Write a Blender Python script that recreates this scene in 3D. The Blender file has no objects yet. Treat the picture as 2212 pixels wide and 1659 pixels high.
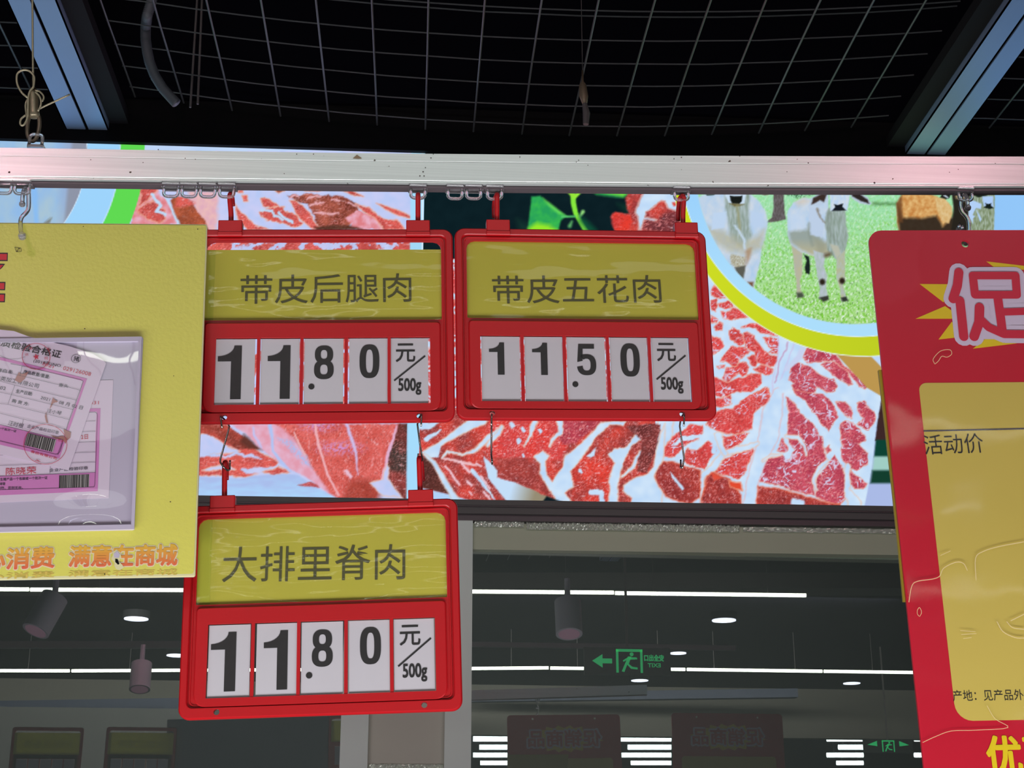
import bpy, bmesh, math, random
import numpy as np
from mathutils import Vector, Matrix
from mathutils.geometry import tessellate_polygon
random.seed(7)
rng = np.random.RandomState(11)
SC = bpy.context.scene
COL = SC.collection

# ------------------------------------------------------------------ camera, world, lights, exposure
F = 3250.0; CX, CY = 1106.0, 829.5
PITCH = math.atan(1068.5 / F); HEAD = math.atan(219 / F * math.cos(PITCH))
CAM = np.array([0.0, 0.0, 1.6])
sp, cp, sh, ch = math.sin(PITCH), math.cos(PITCH), math.sin(HEAD), math.cos(HEAD)
FW = np.array([cp * sh, cp * ch, sp]); RT = np.array([ch, -sh, 0.0]); UP = np.array([-sp * sh, -sp * ch, cp])
cd = bpy.data.cameras.new('camera'); cam = bpy.data.objects.new('camera', cd); COL.objects.link(cam)
cam.matrix_world = Matrix(((RT[0], UP[0], -FW[0], 0), (RT[1], UP[1], -FW[1], 0), (RT[2], UP[2], -FW[2], 1.6), (0, 0, 0, 1)))
cd.sensor_width = 36.0; cd.lens = 36.0 * F / 2212.0; cd.clip_start = 0.05; cd.clip_end = 200
SC.camera = cam
w = bpy.data.worlds.new('world'); SC.world = w; w.use_nodes = True
w.node_tree.nodes['Background'].inputs[0].default_value = (0.5, 0.55, 0.65, 1)
w.node_tree.nodes['Background'].inputs[1].default_value = 0.02
SC.view_settings.view_transform = 'Standard'; SC.view_settings.look = 'None'
SC.view_settings.exposure = 0.0; SC.view_settings.gamma = 1.0; SC.view_settings.use_curve_mapping = False

def area_light(name, loc, rot, sx, sy, power, col):
    l = bpy.data.lights.new(name, 'AREA'); l.shape = 'RECTANGLE'; l.size = sx; l.size_y = sy; l.energy = power; l.color = col
    o = bpy.data.objects.new(name, l); COL.objects.link(o); o.location = loc; o.rotation_euler = rot
    return o
area_light('overhead_fill_light', (-0.8, -2.2, 4.55), (math.radians(30), 0, 0), 5.0, 2.0, 36, (0.93, 1.0, 0.97))  # added unseen overhead fill: base light the strip lamps alone do not give
area_light('counter_case_lamp', (-0.2, 0.82, 1.12), (math.radians(162), 0, 0), 2.6, 0.3, 23, (0.98, 0.96, 1.0))
area_light('behind_glass_fill_light', (0.0, 4.6, 3.3), (math.radians(20), 0, 0), 5.0, 0.6, 88, (0.92, 1.0, 0.97))  # added hidden fill behind the panes, lifts the dark glass to grey
area_light('bulkhead_fill_light', (0.0, -9.0, 4.6), (math.radians(-70), 0, 0), 12.0, 0.4, 290, (1.0, 1.0, 0.93))  # added fill, turned away from the panes to stay unseen, brightens the bulkhead

# ------------------------------------------------------------------ helpers
def s2l(c):
    c = np.asarray(c, float)
    return np.where(c <= 0.04045, c / 12.92, ((c + 0.055) / 1.055) ** 2.4)
def rgb(r, g, b):
    v = s2l(np.array([r, g, b]) / 255.0); return (float(v[0]), float(v[1]), float(v[2]), 1.0)

def mat(name, col, rough=0.5, metal=0.0, spec=0.5, emit=0.0, noise=0.0, nscale=30.0, bump=0.0, bscale=200.0, alpha=None, coat=0.0):
    m = bpy.data.materials.new(name); m.use_nodes = True
    nt = m.node_tree; b = nt.nodes['Principled BSDF']
    b.inputs['Base Color'].default_value = col; b.inputs['Roughness'].default_value = rough
    b.inputs['Metallic'].default_value = metal; b.inputs['Specular IOR Level'].default_value = spec
    b.inputs['Coat Weight'].default_value = coat
    if emit:
        b.inputs['Emission Color'].default_value = col; b.inputs['Emission Strength'].default_value = emit
    tc = nt.nodes.new('ShaderNodeTexCoord')
    if noise:
        n = nt.nodes.new('ShaderNodeTexNoise'); n.inputs['Scale'].default_value = nscale; n.inputs['Detail'].default_value = 4
        nt.links.new(tc.outputs['Object'], n.inputs['Vector'])
        mx = nt.nodes.new('ShaderNodeMix'); mx.data_type = 'RGBA'
        mx.inputs[6].default_value = tuple(c * (1 - noise) for c in col[:3]) + (1,)
        mx.inputs[7].default_value = tuple(min(1, c * (1 + noise)) for c in col[:3]) + (1,)
        nt.links.new(n.outputs[0], mx.inputs[0]); nt.links.new(mx.outputs[2], b.inputs['Base Color'])
    if bump:
        n = nt.nodes.new('ShaderNodeTexNoise'); n.inputs['Scale'].default_value = bscale; n.inputs['Detail'].default_value = 3
        nt.links.new(tc.outputs['Object'], n.inputs['Vector'])
        bp = nt.nodes.new('ShaderNodeBump'); bp.inputs['Strength'].default_value = bump; bp.inputs['Distance'].default_value = 0.001
        nt.links.new(n.outputs[0], bp.inputs['Height']); nt.links.new(bp.outputs[0], b.inputs['Normal'])
    return m

def clear_sheet(name, refl=0.08, rough=0.04, bump=0.3, bscale=18.0, tint=(1, 1, 1, 1), stretch=(1, 1, 1)):
    """thin clear film or pane: mostly transparent, a share of mirror reflection, wrinkled by a bump"""
    m = bpy.data.materials.new(name); m.use_nodes = True; nt = m.node_tree
    nt.nodes.remove(nt.nodes['Principled BSDF']); out = nt.nodes['Material Output']
    tr = nt.nodes.new('ShaderNodeBsdfTransparent'); tr.inputs[0].default_value = tint
    gl = nt.nodes.new('ShaderNodeBsdfGlossy'); gl.inputs['Roughness'].default_value = rough
    mx = nt.nodes.new('ShaderNodeMixShader'); mx.inputs[0].default_value = refl
    nt.links.new(tr.outputs[0], mx.inputs[1]); nt.links.new(gl.outputs[0], mx.inputs[2]); nt.links.new(mx.outputs[0], out.inputs[0])
    if bump:
        tc = nt.nodes.new('ShaderNodeTexCoord'); mp = nt.nodes.new('ShaderNodeMapping'); mp.inputs['Scale'].default_value = stretch
        n = nt.nodes.new('ShaderNodeTexNoise'); n.inputs['Scale'].default_value = bscale; n.inputs['Detail'].default_value = 2.5
        bp = nt.nodes.new('ShaderNodeBump'); bp.inputs['Strength'].default_value = bump; bp.inputs['Distance'].default_value = 0.01
        nt.links.new(tc.outputs['Object'], mp.inputs[0]); nt.links.new(mp.outputs[0], n.inputs['Vector'])
        nt.links.new(n.outputs[0], bp.inputs['Height']); nt.links.new(bp.outputs[0], gl.inputs['Normal'])
    return m

def ray(px, py):
    return FW + RT * ((px - CX) / F) + UP * ((CY - py) / F)
def on_y(px, py, y, sl=0.0):
    d = ray(px, py); t = y / (d[1] - sl * d[0]); return CAM + t * d
def on_z(px, py, z):
    d = ray(px, py); return CAM + (z - 1.6) / d[2] * d
def project(P):
    d = P - CAM; z = d @ FW
    return CX + F * (d @ RT) / z, CY - F * (d @ UP) / z
YW = 3.62          # front of the lightboxes
YG = 3.655         # the window panes
GN = np.array([0.0212, -1.0, 0.0070]); GN /= np.linalg.norm(GN)      # the panes are not quite square to the lightboxes
def reflect(P): P = np.array(P, float); return P - 2 * ((P - np.array([0, YG, 2.0])) @ GN) * GN
def mirror_z(px, py, z):
    """real place, in the shop behind the viewer, of what the panes show mirrored in that direction; z = its mirror image's height"""
    return reflect(on_z(px, py, z))
def mirror_d(px, py, dist):
    d = ray(px, py); return reflect(CAM + d / d[1] * dist)
def mirror_y(px, py, y):
    v = 2 * YG - y
    for _ in range(8): P = reflect(on_y(px, py, v)); v += P[1] - y
    return P

class MB:
    def __init__(s): s.v = []; s.f = []; s.mi = []; s.cur = 0
    def add(s, vs, fs):
        o = len(s.v); s.v.extend([tuple(map(float, p)) for p in vs]); s.f.extend([tuple(i + o for i in f) for f in fs]); s.mi.extend([s.cur] * len(fs))
    def box(s, x0, x1, y0, y1, z0, z1, bev=0.0):
        if bev:
            b = bev
            lo = [rrect(x0, x1, z0, z1, b, 2)]
            s.loft([[(p[0], y1, p[1]) for p in rrect(x0 + b, x1 - b, z0 + b, z1 - b, b * .5, 2)],
                    [(p[0], y1 - b, p[1]) for p in rrect(x0, x1, z0, z1, b, 2)],
                    [(p[0], y0 + b, p[1]) for p in rrect(x0, x1, z0, z1, b, 2)],
                    [(p[0], y0, p[1]) for p in rrect(x0 + b, x1 - b, z0 + b, z1 - b, b * .5, 2)]], True, True)
            return
        vs = [(x, y, z) for x in (x0, x1) for y in (y0, y1) for z in (z0, z1)]
        s.add(vs, [(0, 1, 3, 2), (4, 6, 7, 5), (0, 4, 5, 1), (2, 3, 7, 6), (0, 2, 6, 4), (1, 5, 7, 3)])
    def loft(s, rings, cap0=False, cap1=False, close=True):
        n = len(rings[0]); vs = [p for r in rings for p in r]; fs = []
        for k in range(len(rings) - 1):
            for i in range(n if close else n - 1):
                j = (i + 1) % n; fs.append((k * n + i, k * n + j, (k + 1) * n + j, (k + 1) * n + i))
        if cap0: fs.append(tuple(range(n - 1, -1, -1)))
        if cap1: fs.append(tuple((len(rings) - 1) * n + i for i in range(n)))
        s.add(vs, fs)
    def tube(s, path, r, n=8, caps=True, flat=1.0):
        path = [np.array(p, float) for p in path]; rings = []
        rr = r if hasattr(r, '__len__') else [r] * len(path)
        prev = None
        for i, p in enumerate(path):
            t = path[min(i + 1, len(path) - 1)] - path[max(i - 1, 0)]
            t = t / (np.linalg.norm(t) + 1e-12)
            if prev is None:
                a = np.array([0, 1.0, 0]) if abs(t[1]) < 0.9 else np.array([1.0, 0, 0])
                u = np.cross(a, t)
            else: u = prev - t * (prev @ t)
            u = u / np.linalg.norm(u); prev = u; v = np.cross(t, u)
            rings.append([p + rr[i] * (math.cos(2 * math.pi * k / n) * u + flat * math.sin(2 * math.pi * k / n) * v) for k in range(n)])
        s.loft(rings, caps, caps)
    def plate(s, loops, y0, y1, walls=True, back=True):
        """flat plate with holes in the local x-z plane, from y0 (front) to y1 (back)"""
        polys = [[Vector((p[0], p[1], 0)) for p in l] for l in loops]
        tris = tessellate_polygon(polys); flat = [p for l in loops for p in l]; n = len(flat)
        vs = [(p[0], y0, p[1]) for p in flat]; fs = []
        for t in tris:
            a, b, c = (flat[i] for i in t)
            ar = (b[0] - a[0]) * (c[1] - a[1]) - (b[1] - a[1]) * (c[0] - a[0])
            if abs(ar) < 1e-14: continue
            t = tuple(t) if ar > 0 else (t[0], t[2], t[1])
            fs.append(t)
            if back: fs.append(tuple(i + n for i in reversed(t)))
        if back or walls: vs += [(p[0], y1, p[1]) for p in flat]
        if walls:
            o = 0
            for l in loops:
                m = len(l)
                for i in range(m): fs.append((o + i, o + (i + 1) % m, o + (i + 1) % m + n, o + i + n))
                o += m
        s.add(vs, fs)
    def build(s, name, mats, parent=None, smooth=False, loc=None, matrix=None, **props):
        me = bpy.data.meshes.new(name); me.from_pydata(s.v, [], s.f)
        mats = mats if isinstance(mats, (list, tuple)) else [mats]
        for m in mats: me.materials.append(m)
        if len(mats) > 1: me.polygons.foreach_set('material_index', s.mi)
        if smooth:
            me.polygons.foreach_set('use_smooth', [True] * len(me.polygons))
        me.update(); me.validate()
        bm = bmesh.new(); bm.from_mesh(me); bmesh.ops.recalc_face_normals(bm, faces=bm.faces); bm.to_mesh(me); bm.free()
        o = bpy.data.objects.new(name, me); COL.objects.link(o)
        if smooth == 'auto':
            me.set_sharp_from_angle(angle=math.radians(40))
        if matrix is not None: o.matrix_world = matrix
        if parent is not None: o.parent = parent
        if loc is not None: o.location = loc
        for k, v in props.items(): o[k] = v
        return o

def rrect(x0, x1, z0, z1, r, n=4, rs=None):
    """rounded rectangle, counter-clockwise from bottom-left; rs = radii (bl, br, tr, tl)"""
    rs = rs or (r, r, r, r); out = []
    for (cx, cz, a0, q) in ((x0, z0, 180, rs[0]), (x1, z0, 270, rs[1]), (x1, z1, 0, rs[2]), (x0, z1, 90, rs[3])):
        ccx = cx + q if cx == x0 else cx - q; ccz = cz + q if cz == z0 else cz - q
        for k in range(n + 1):
            a = math.radians(a0 + 90 * k / n); out.append((ccx + q * math.cos(a), ccz + q * math.sin(a)))
    return out
def circle(cx, cz, rx, rz=None, n=20, e=2.0, a0=0, a1=360, close=True):
    rz = rz or rx; out = []
    m = n if close else n + 1
    for k in range(m):
        a = math.radians(a0 + (a1 - a0) * k / n); c, s_ = math.cos(a), math.sin(a)
        out.append((cx + rx * math.copysign(abs(c) ** (2 / e), c), cz + rz * math.copysign(abs(s_) ** (2 / e), s_)))
    return out
def stroke_poly(mb, pts, wd, y, round_=True):
    """thick polyline print as overlapping quads and discs at depth y"""
    hw = wd / 2; y0 = y; cnt = getattr(mb, 'cnt', 0)
    for i in range(len(pts) - 1):
        a = np.array(pts[i], float); b = np.array(pts[i + 1], float); d = b - a; L = np.linalg.norm(d)
        if L < 1e-9: continue
        nrm = np.array([-d[1], d[0]]) / L * hw; cnt += 1; y = y0 - 1e-5 * (cnt % 60)
        q = [a + nrm, a - nrm, b - nrm, b + nrm]
        mb.add([(p[0], y, p[1]) for p in q], [(0, 1, 2, 3)])
    if round_:
        for p in pts:
            cnt += 1; y = y0 - 1e-5 * (cnt % 60); c = circle(p[0], p[1], hw, n=14); mb.add([(x, y, z) for x, z in c], [tuple(range(len(c)))])
    mb.cnt = cnt

def thing(name, label, cat, matrix=None, loc=None, group=None):
    o = bpy.data.objects.new(name, None); COL.objects.link(o); o.empty_display_size = 0.05
    if matrix is not None: o.matrix_world = matrix
    if loc is not None: o.location = loc
    o['label'] = label; o['category'] = cat
    if group: o['group'] = group
    return o
def tag(o, label, cat, group=None):
    o['label'] = label; o['category'] = cat
    if group: o['group'] = group
    return o
def struct(o): o['kind'] = 'structure'; return o

# text -> flat mesh data, normalised to its own bounding box
_tc = {}
def text_data(s, bold=0.0):
    k = (s, bold)
    if k in _tc: return _tc[k]
    cu = bpy.data.curves.new('lettering', 'FONT'); cu.body = s; cu.size = 1.0; cu.offset = bold; cu.resolution_u = 3; cu.fill_mode = 'FRONT'
    o = bpy.data.objects.new('lettering', cu); COL.objects.link(o)
    dg = bpy.context.evaluated_depsgraph_get(); me = o.evaluated_get(dg).to_mesh()
    v = np.array([(p.co.x, p.co.y) for p in me.vertices]); f = [tuple(p.vertices) for p in me.polygons]
    o.evaluated_get(dg).to_mesh_clear(); bpy.data.objects.remove(o); bpy.data.curves.remove(cu)
    lo, hi = v.min(0), v.max(0)
    _tc[k] = ((v - lo) / (hi - lo), f, (hi - lo)); return _tc[k]
def add_text(mb, s, p0, p1, y, bold=0.0, h=None):
    """text whose bounding box runs from p0 (bottom-left) along to p1 (bottom-right); h = height; bold = stroke growth in em"""
    v, f, ext = text_data(s, 0.0)
    p0 = np.array(p0, float); p1 = np.array(p1, float); d = p1 - p0; L = np.linalg.norm(d); u = d / L; n = np.array([-u[1], u[0]])
    if h is None: h = L * ext[1] / ext[0]
    g = max(bold, 0) * h; n8 = 0 if g <= 0 else (4 if bold < .03 else 10)
    q = p0 + g * u + g * n + np.outer(v[:, 0] * (L - 2 * g), u) + np.outer(v[:, 1] * (h - 2 * g), n)
    for k in range(n8 + (0 if 0 < n8 < 5 else 1)):
        a_ = 2 * math.pi * (k + .5) / max(n8, 1); o = np.zeros(2) if k == n8 else g * (math.cos(a_) * u + math.sin(a_) * n) * (1.3 if n8 == 4 else 1)
        mb.add([(a, y - 1.6e-5 * k, b) for a, b in q + o], f)

class Board:
    """a flat hanging thing: pose in the room, local x right, z up, y away from its face (metres)"""
    def __init__(s, q):
        yaw, tilt, roll = q[3:6]; c, n = math.cos, math.sin
        Rz = np.array([[c(yaw), -n(yaw), 0], [n(yaw), c(yaw), 0], [0, 0, 1]])
        Rx = np.array([[1, 0, 0], [0, c(tilt), -n(tilt)], [0, n(tilt), c(tilt)]])
        Ry = np.array([[c(roll), 0, n(roll)], [0, 1, 0], [-n(roll), 0, c(roll)]])
        s.M = Rz @ Rx @ Ry; s.o = np.array(q[:3], float)
        s.matrix = Matrix([[*s.M[0], s.o[0]], [*s.M[1], s.o[1]], [*s.M[2], s.o[2]], [0, 0, 0, 1]])
    def loc(s, px, py, dy=0.0):
        d = ray(px, py); n = s.M[:, 1]; o = s.o + n * dy; t = ((o - CAM) @ n) / (d @ n); l = (CAM + t * d - s.o) @ s.M
        return (l[0], l[2])
    def world(s, x, y, z): return s.o + s.M @ np.array([x, y, z])
    def L(s, pts, dy=0.0): return [s.loc(a, b, dy) for a, b in pts]

def zt(ox, oy, k): return lambda pts: [(ox + a / k, oy + b / k) for a, b in pts]

# ------------------------------------------------------------------ materials
M = {}
M['red'] = mat('red_plastic', rgb(184, 20, 28), 0.34, spec=0.5, noise=0.05, nscale=25, bump=0.08, bscale=350)
M['redclip'] = mat('red_clip_plastic', rgb(198, 26, 32), 0.38, noise=0.04)
M['card'] = mat('white_card', rgb(195, 193, 197), 0.45, noise=0.03, nscale=60)
M['ink'] = mat('black_ink', rgb(44, 44, 44), 0.4, noise=0.25, nscale=90)
M['ink2'] = mat('faded_ink', rgb(84, 84, 52), 0.6)
M['yellow'] = mat('yellow_label_paper', rgb(210, 203, 80), 0.5, noise=0.05, nscale=14)
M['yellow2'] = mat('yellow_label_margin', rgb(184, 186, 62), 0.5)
M['label_clear'] = clear_sheet('label_film', 0.045, 0.05, 0.28, 14.0, stretch=(0.5, 1, 1.6))
M['board_yellow'] = mat('laminated_yellow_print', rgb(224, 220, 98), 0.33, noise=0.03, nscale=9, bump=0.35, bscale=260)
M['board_edge'] = mat('pale_board_edge', rgb(226, 222, 170), 0.5)
M['board_back'] = mat('board_back', rgb(120, 124, 134), 0.6)
M['aluminium'] = mat('aluminium_rail', rgb(196, 198, 192), 0.38, metal=0.55, noise=0.05, nscale=6)
M['steel'] = mat('brushed_steel', rgb(228, 236, 231), 0.35, metal=0.2, noise=0.06, nscale=5)
M['steel2'] = mat('dull_steel', rgb(206, 212, 186), 0.5, metal=0.1, noise=0.05, nscale=4)
M['dark'] = mat('dark_bezel', rgb(108, 103, 103), 0.5)
M['darker'] = mat('black_bezel', rgb(8, 8, 11), 0.8, spec=.2)
M['lip'] = mat('rail_channel', rgb(104, 92, 97), 0.4, metal=0.3)
M['wire'] = mat('black_mesh_wire', rgb(98, 102, 104), 0.35, metal=0.2, noise=0.3, nscale=40)
M['beam'] = mat('grey_steel_beam', rgb(160, 184, 222), 0.45, metal=0.3, noise=0.04, nscale=4)
M['ceil'] = mat('black_ceiling_paint', rgb(8, 9, 19), 0.9, spec=0.1)
M['metalwire'] = mat('steel_wire', rgb(160, 155, 150), 0.25, metal=0.95)
M['cable'] = mat('steel_cable', rgb(176, 168, 140), 0.4, metal=0.5)
M['conduit'] = mat('grey_conduit', rgb(110, 116, 124), 0.5)
M['pocket'] = mat('grey_pocket_sheet', rgb(196, 188, 208), 0.45, noise=0.04, nscale=8)
M['paper'] = mat('certificate_paper', rgb(226, 210, 228), 0.6, noise=0.04, nscale=12)
M['pink'] = mat('pink_print', rgb(214, 134, 196), 0.6, noise=0.05, nscale=40)
M['printgrey'] = mat('grey_print', rgb(78, 72, 84), 0.6)
M['stamp'] = mat('red_stamp_ink', rgb(206, 62, 86), 0.6)
M['stain'] = mat('brown_stain', rgb(178, 124, 118), 0.6, noise=0.2, nscale=60)
M['promo'] = mat('red_promo_print', rgb(196, 24, 48), 0.36, noise=0.05, nscale=6)
M['promoyel'] = mat('promo_yellow_print', rgb(204, 184, 88), 0.4, noise=0.06, nscale=5)
M['star'] = mat('promo_star_yellow', rgb(226, 200, 30), 0.4)
M['pale'] = mat('promo_pale_outline', rgb(212, 200, 220), 0.4)
M['charred'] = mat('promo_letter_red', rgb(206, 40, 66), 0.4)
M['olive'] = mat('olive_backing_board', rgb(170, 150, 40), 0.5)
M['promo_clear'] = clear_sheet('promo_film', 0.03, 0.05, 0.2, 5.0, stretch=(1, 1, 1))
M['pocket_clear'] = clear_sheet('pocket_film', 0.08, 0.015, 0.03, 9.0)
M['strip'] = mat('strip_lamp_diffuser', (0.93, 1.0, 0.84, 1), 0.5, emit=7.5)
M['strip_far'] = mat('far_lamp_diffuser', (0.82, 1.0, 0.98, 1), 0.5, emit=6.0)
M['down'] = mat('downlight_diffuser', (0.78, 0.84, 1.0, 1), 0.5, emit=4.5)
M['exit'] = mat('exit_green', rgb(40, 190, 110), 0.5, emit=1.3)
M['exitbody'] = mat('exit_sign_body', rgb(40, 46, 44), 0.5)
M['spot'] = mat('track_spot_body', rgb(205, 200, 214), 0.5)
M['spotface'] = mat('track_spot_lens', rgb(200, 150, 175), 0.5, emit=0.25)
M['grey'] = mat('grey_duct', rgb(140, 152, 180), 0.5)
M['bulk'] = mat('grey_bulkhead', rgb(200, 198, 184), 0.7)
M['glass'] = clear_sheet('window_glass', 0.24, 0.0, 0.0, tint=(0.8, 0.82, 0.82, 1))
def translucent(m, f):
    nt = m.node_tree; b = nt.nodes['Principled BSDF']; tl = nt.nodes.new('ShaderNodeBsdfTranslucent'); tl.inputs[0].default_value = (0.95, 1.0, 0.3, 1)
    mx = nt.nodes.new('ShaderNodeMixShader'); mx.inputs[0].default_value = f
    nt.links.new(b.outputs[0], mx.inputs[1]); nt.links.new(tl.outputs[0], mx.inputs[2]); nt.links.new(mx.outputs[0], nt.nodes['Material Output'].inputs[0])
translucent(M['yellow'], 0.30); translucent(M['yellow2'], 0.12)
def plastic():
    m = bpy.data.materials.new('clear_acrylic'); m.use_nodes = True; b = m.node_tree.nodes['Principled BSDF']
    b.inputs['Base Color'].default_value = (0.93, 0.92, 0.95, 1); b.inputs['Roughness'].default_value = 0.06
    b.inputs['Transmission Weight'].default_value = 0.88; b.inputs['IOR'].default_value = 1.45
    return m
M['acrylic'] = plastic()
def orange_print():
    m = mat('orange_slogan_ink', rgb(236, 130, 60), 0.45); nt = m.node_tree; b = nt.nodes['Principled BSDF']
    tc = nt.nodes.new('ShaderNodeTexCoord'); sx = nt.nodes.new('ShaderNodeSeparateXYZ'); cr = nt.nodes.new('ShaderNodeValToRGB')
    nt.links.new(tc.outputs['Generated'], sx.inputs[0]); nt.links.new(sx.outputs['Z'], cr.inputs[0]); nt.links.new(cr.outputs[0], b.inputs['Base Color'])
    cr.color_ramp.elements[0].color = rgb(232, 96, 74); cr.color_ramp.elements[1].color = rgb(232, 190, 60)
    return m
M['slogan'] = orange_print()
M['sloganpale'] = mat('slogan_pale_outline', rgb(232, 218, 180), 0.5)

# rail gets fine drawn lines and specks
def rail_material():
    m = mat('drawn_aluminium', rgb(186, 190, 184), 0.30, metal=0.42); nt = m.node_tree; b = nt.nodes['Principled BSDF']
    tc = nt.nodes.new('ShaderNodeTexCoord'); mp = nt.nodes.new('ShaderNodeMapping'); mp.inputs['Scale'].default_value = (1.2, 1, 420)
    n = nt.nodes.new('ShaderNodeTexNoise'); n.inputs['Scale'].default_value = 1.0; n.inputs['Detail'].default_value = 3
    nt.links.new(tc.outputs['Object'], mp.inputs[0]); nt.links.new(mp.outputs[0], n.inputs['Vector'])
    mx = nt.nodes.new('ShaderNodeMix'); mx.data_type = 'RGBA'; mx.inputs[6].default_value = rgb(206, 214, 210); mx.inputs[7].default_value = rgb(240, 248, 244)
    nt.links.new(n.outputs[0], mx.inputs[0])
    n2 = nt.nodes.new('ShaderNodeTexNoise'); n2.inputs['Scale'].default_value = 110; n2.inputs['Detail'].default_value = 2
    nt.links.new(tc.outputs['Object'], n2.inputs['Vector'])
    cr = nt.nodes.new('ShaderNodeValToRGB'); cr.color_ramp.elements[0].position = 0.235; cr.color_ramp.elements[1].position = 0.255
    cr.color_ramp.elements[0].color = (0.08, 0.06, 0.04, 1); cr.color_ramp.elements[1].color = (1, 1, 1, 1)
    nt.links.new(n2.outputs[0], cr.inputs[0])
    mm = nt.nodes.new('ShaderNodeMix'); mm.data_type = 'RGBA'; mm.blend_type = 'MULTIPLY'; mm.inputs[0].default_value = 1
    nt.links.new(mx.outputs[2], mm.inputs[6]); nt.links.new(cr.outputs[0], mm.inputs[7]); nt.links.new(mm.outputs[2], b.inputs['Base Color'])
    return m
M['rail'] = rail_material()

# ------------------------------------------------------------------ the pictures shown on the two lightboxes
def hsh(a, b, seed):
    n = (a * 374761393 + b * 668265263 + seed * 974634777) & 0xFFFFFFFF
    n = ((n ^ (n >> 13)) * 1274126177) & 0xFFFFFFFF; n = n ^ (n >> 16)
    return (n & 0xFFFF) / 65535.0
def vnoise(x, y, seed=0):
    """gradient noise, about 0..1"""
    x, y = x * 0.883 + y * 0.469, y * 0.883 - x * 0.469
    xi = np.floor(x).astype(np.int64); yi = np.floor(y).astype(np.int64); fx = x - xi; fy = y - yi
    ux = fx * fx * fx * (fx * (fx * 6 - 15) + 10); uy = fy * fy * fy * (fy * (fy * 6 - 15) + 10)
    def g(a, b, dx, dy):
        t = hsh(a, b, seed) * 6.2831853; return np.cos(t) * dx + np.sin(t) * dy
    n = (g(xi, yi, fx, fy) * (1 - ux) + g(xi + 1, yi, fx - 1, fy) * ux) * (1 - uy) + (g(xi, yi + 1, fx, fy - 1) * (1 - ux) + g(xi + 1, yi + 1, fx - 1, fy - 1) * ux) * uy
    return np.clip(0.5 + n * 0.95, 0, 1)
def fbm(x, y, seed=0, o=3):
    s = 0; a = 1.0; t = 0
    for k in range(o): s = s + a * vnoise(x * 2 ** k, y * 2 ** k, seed + k * 17); t += a; a *= 0.5
    return s / t
def worley(x, y, seed=3):
    xi = np.floor(x); yi = np.floor(y); f1 = np.full(x.shape, 9.0); f2 = np.full(x.shape, 9.0)
    for dx in (-1, 0, 1):
        for dy in (-1, 0, 1):
            a = xi + dx; b = yi + dy
            ai = a.astype(np.int64); bi = b.astype(np.int64); px = a + 0.05 + 0.9 * hsh(ai, bi, seed); py = b + 0.05 + 0.9 * hsh(ai, bi, seed + 50)
            d = np.hypot(px - x, py - y); f2 = np.minimum(f2, np.maximum(f1, d)); f1 = np.minimum(f1, d)
    return f1, f2
def C3(*c): return np.array(c, float) / 255.0
def lerp(a, b, t):
    t = np.clip(t, 0, 1)[..., None]; return a * (1 - t) + b * t

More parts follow.
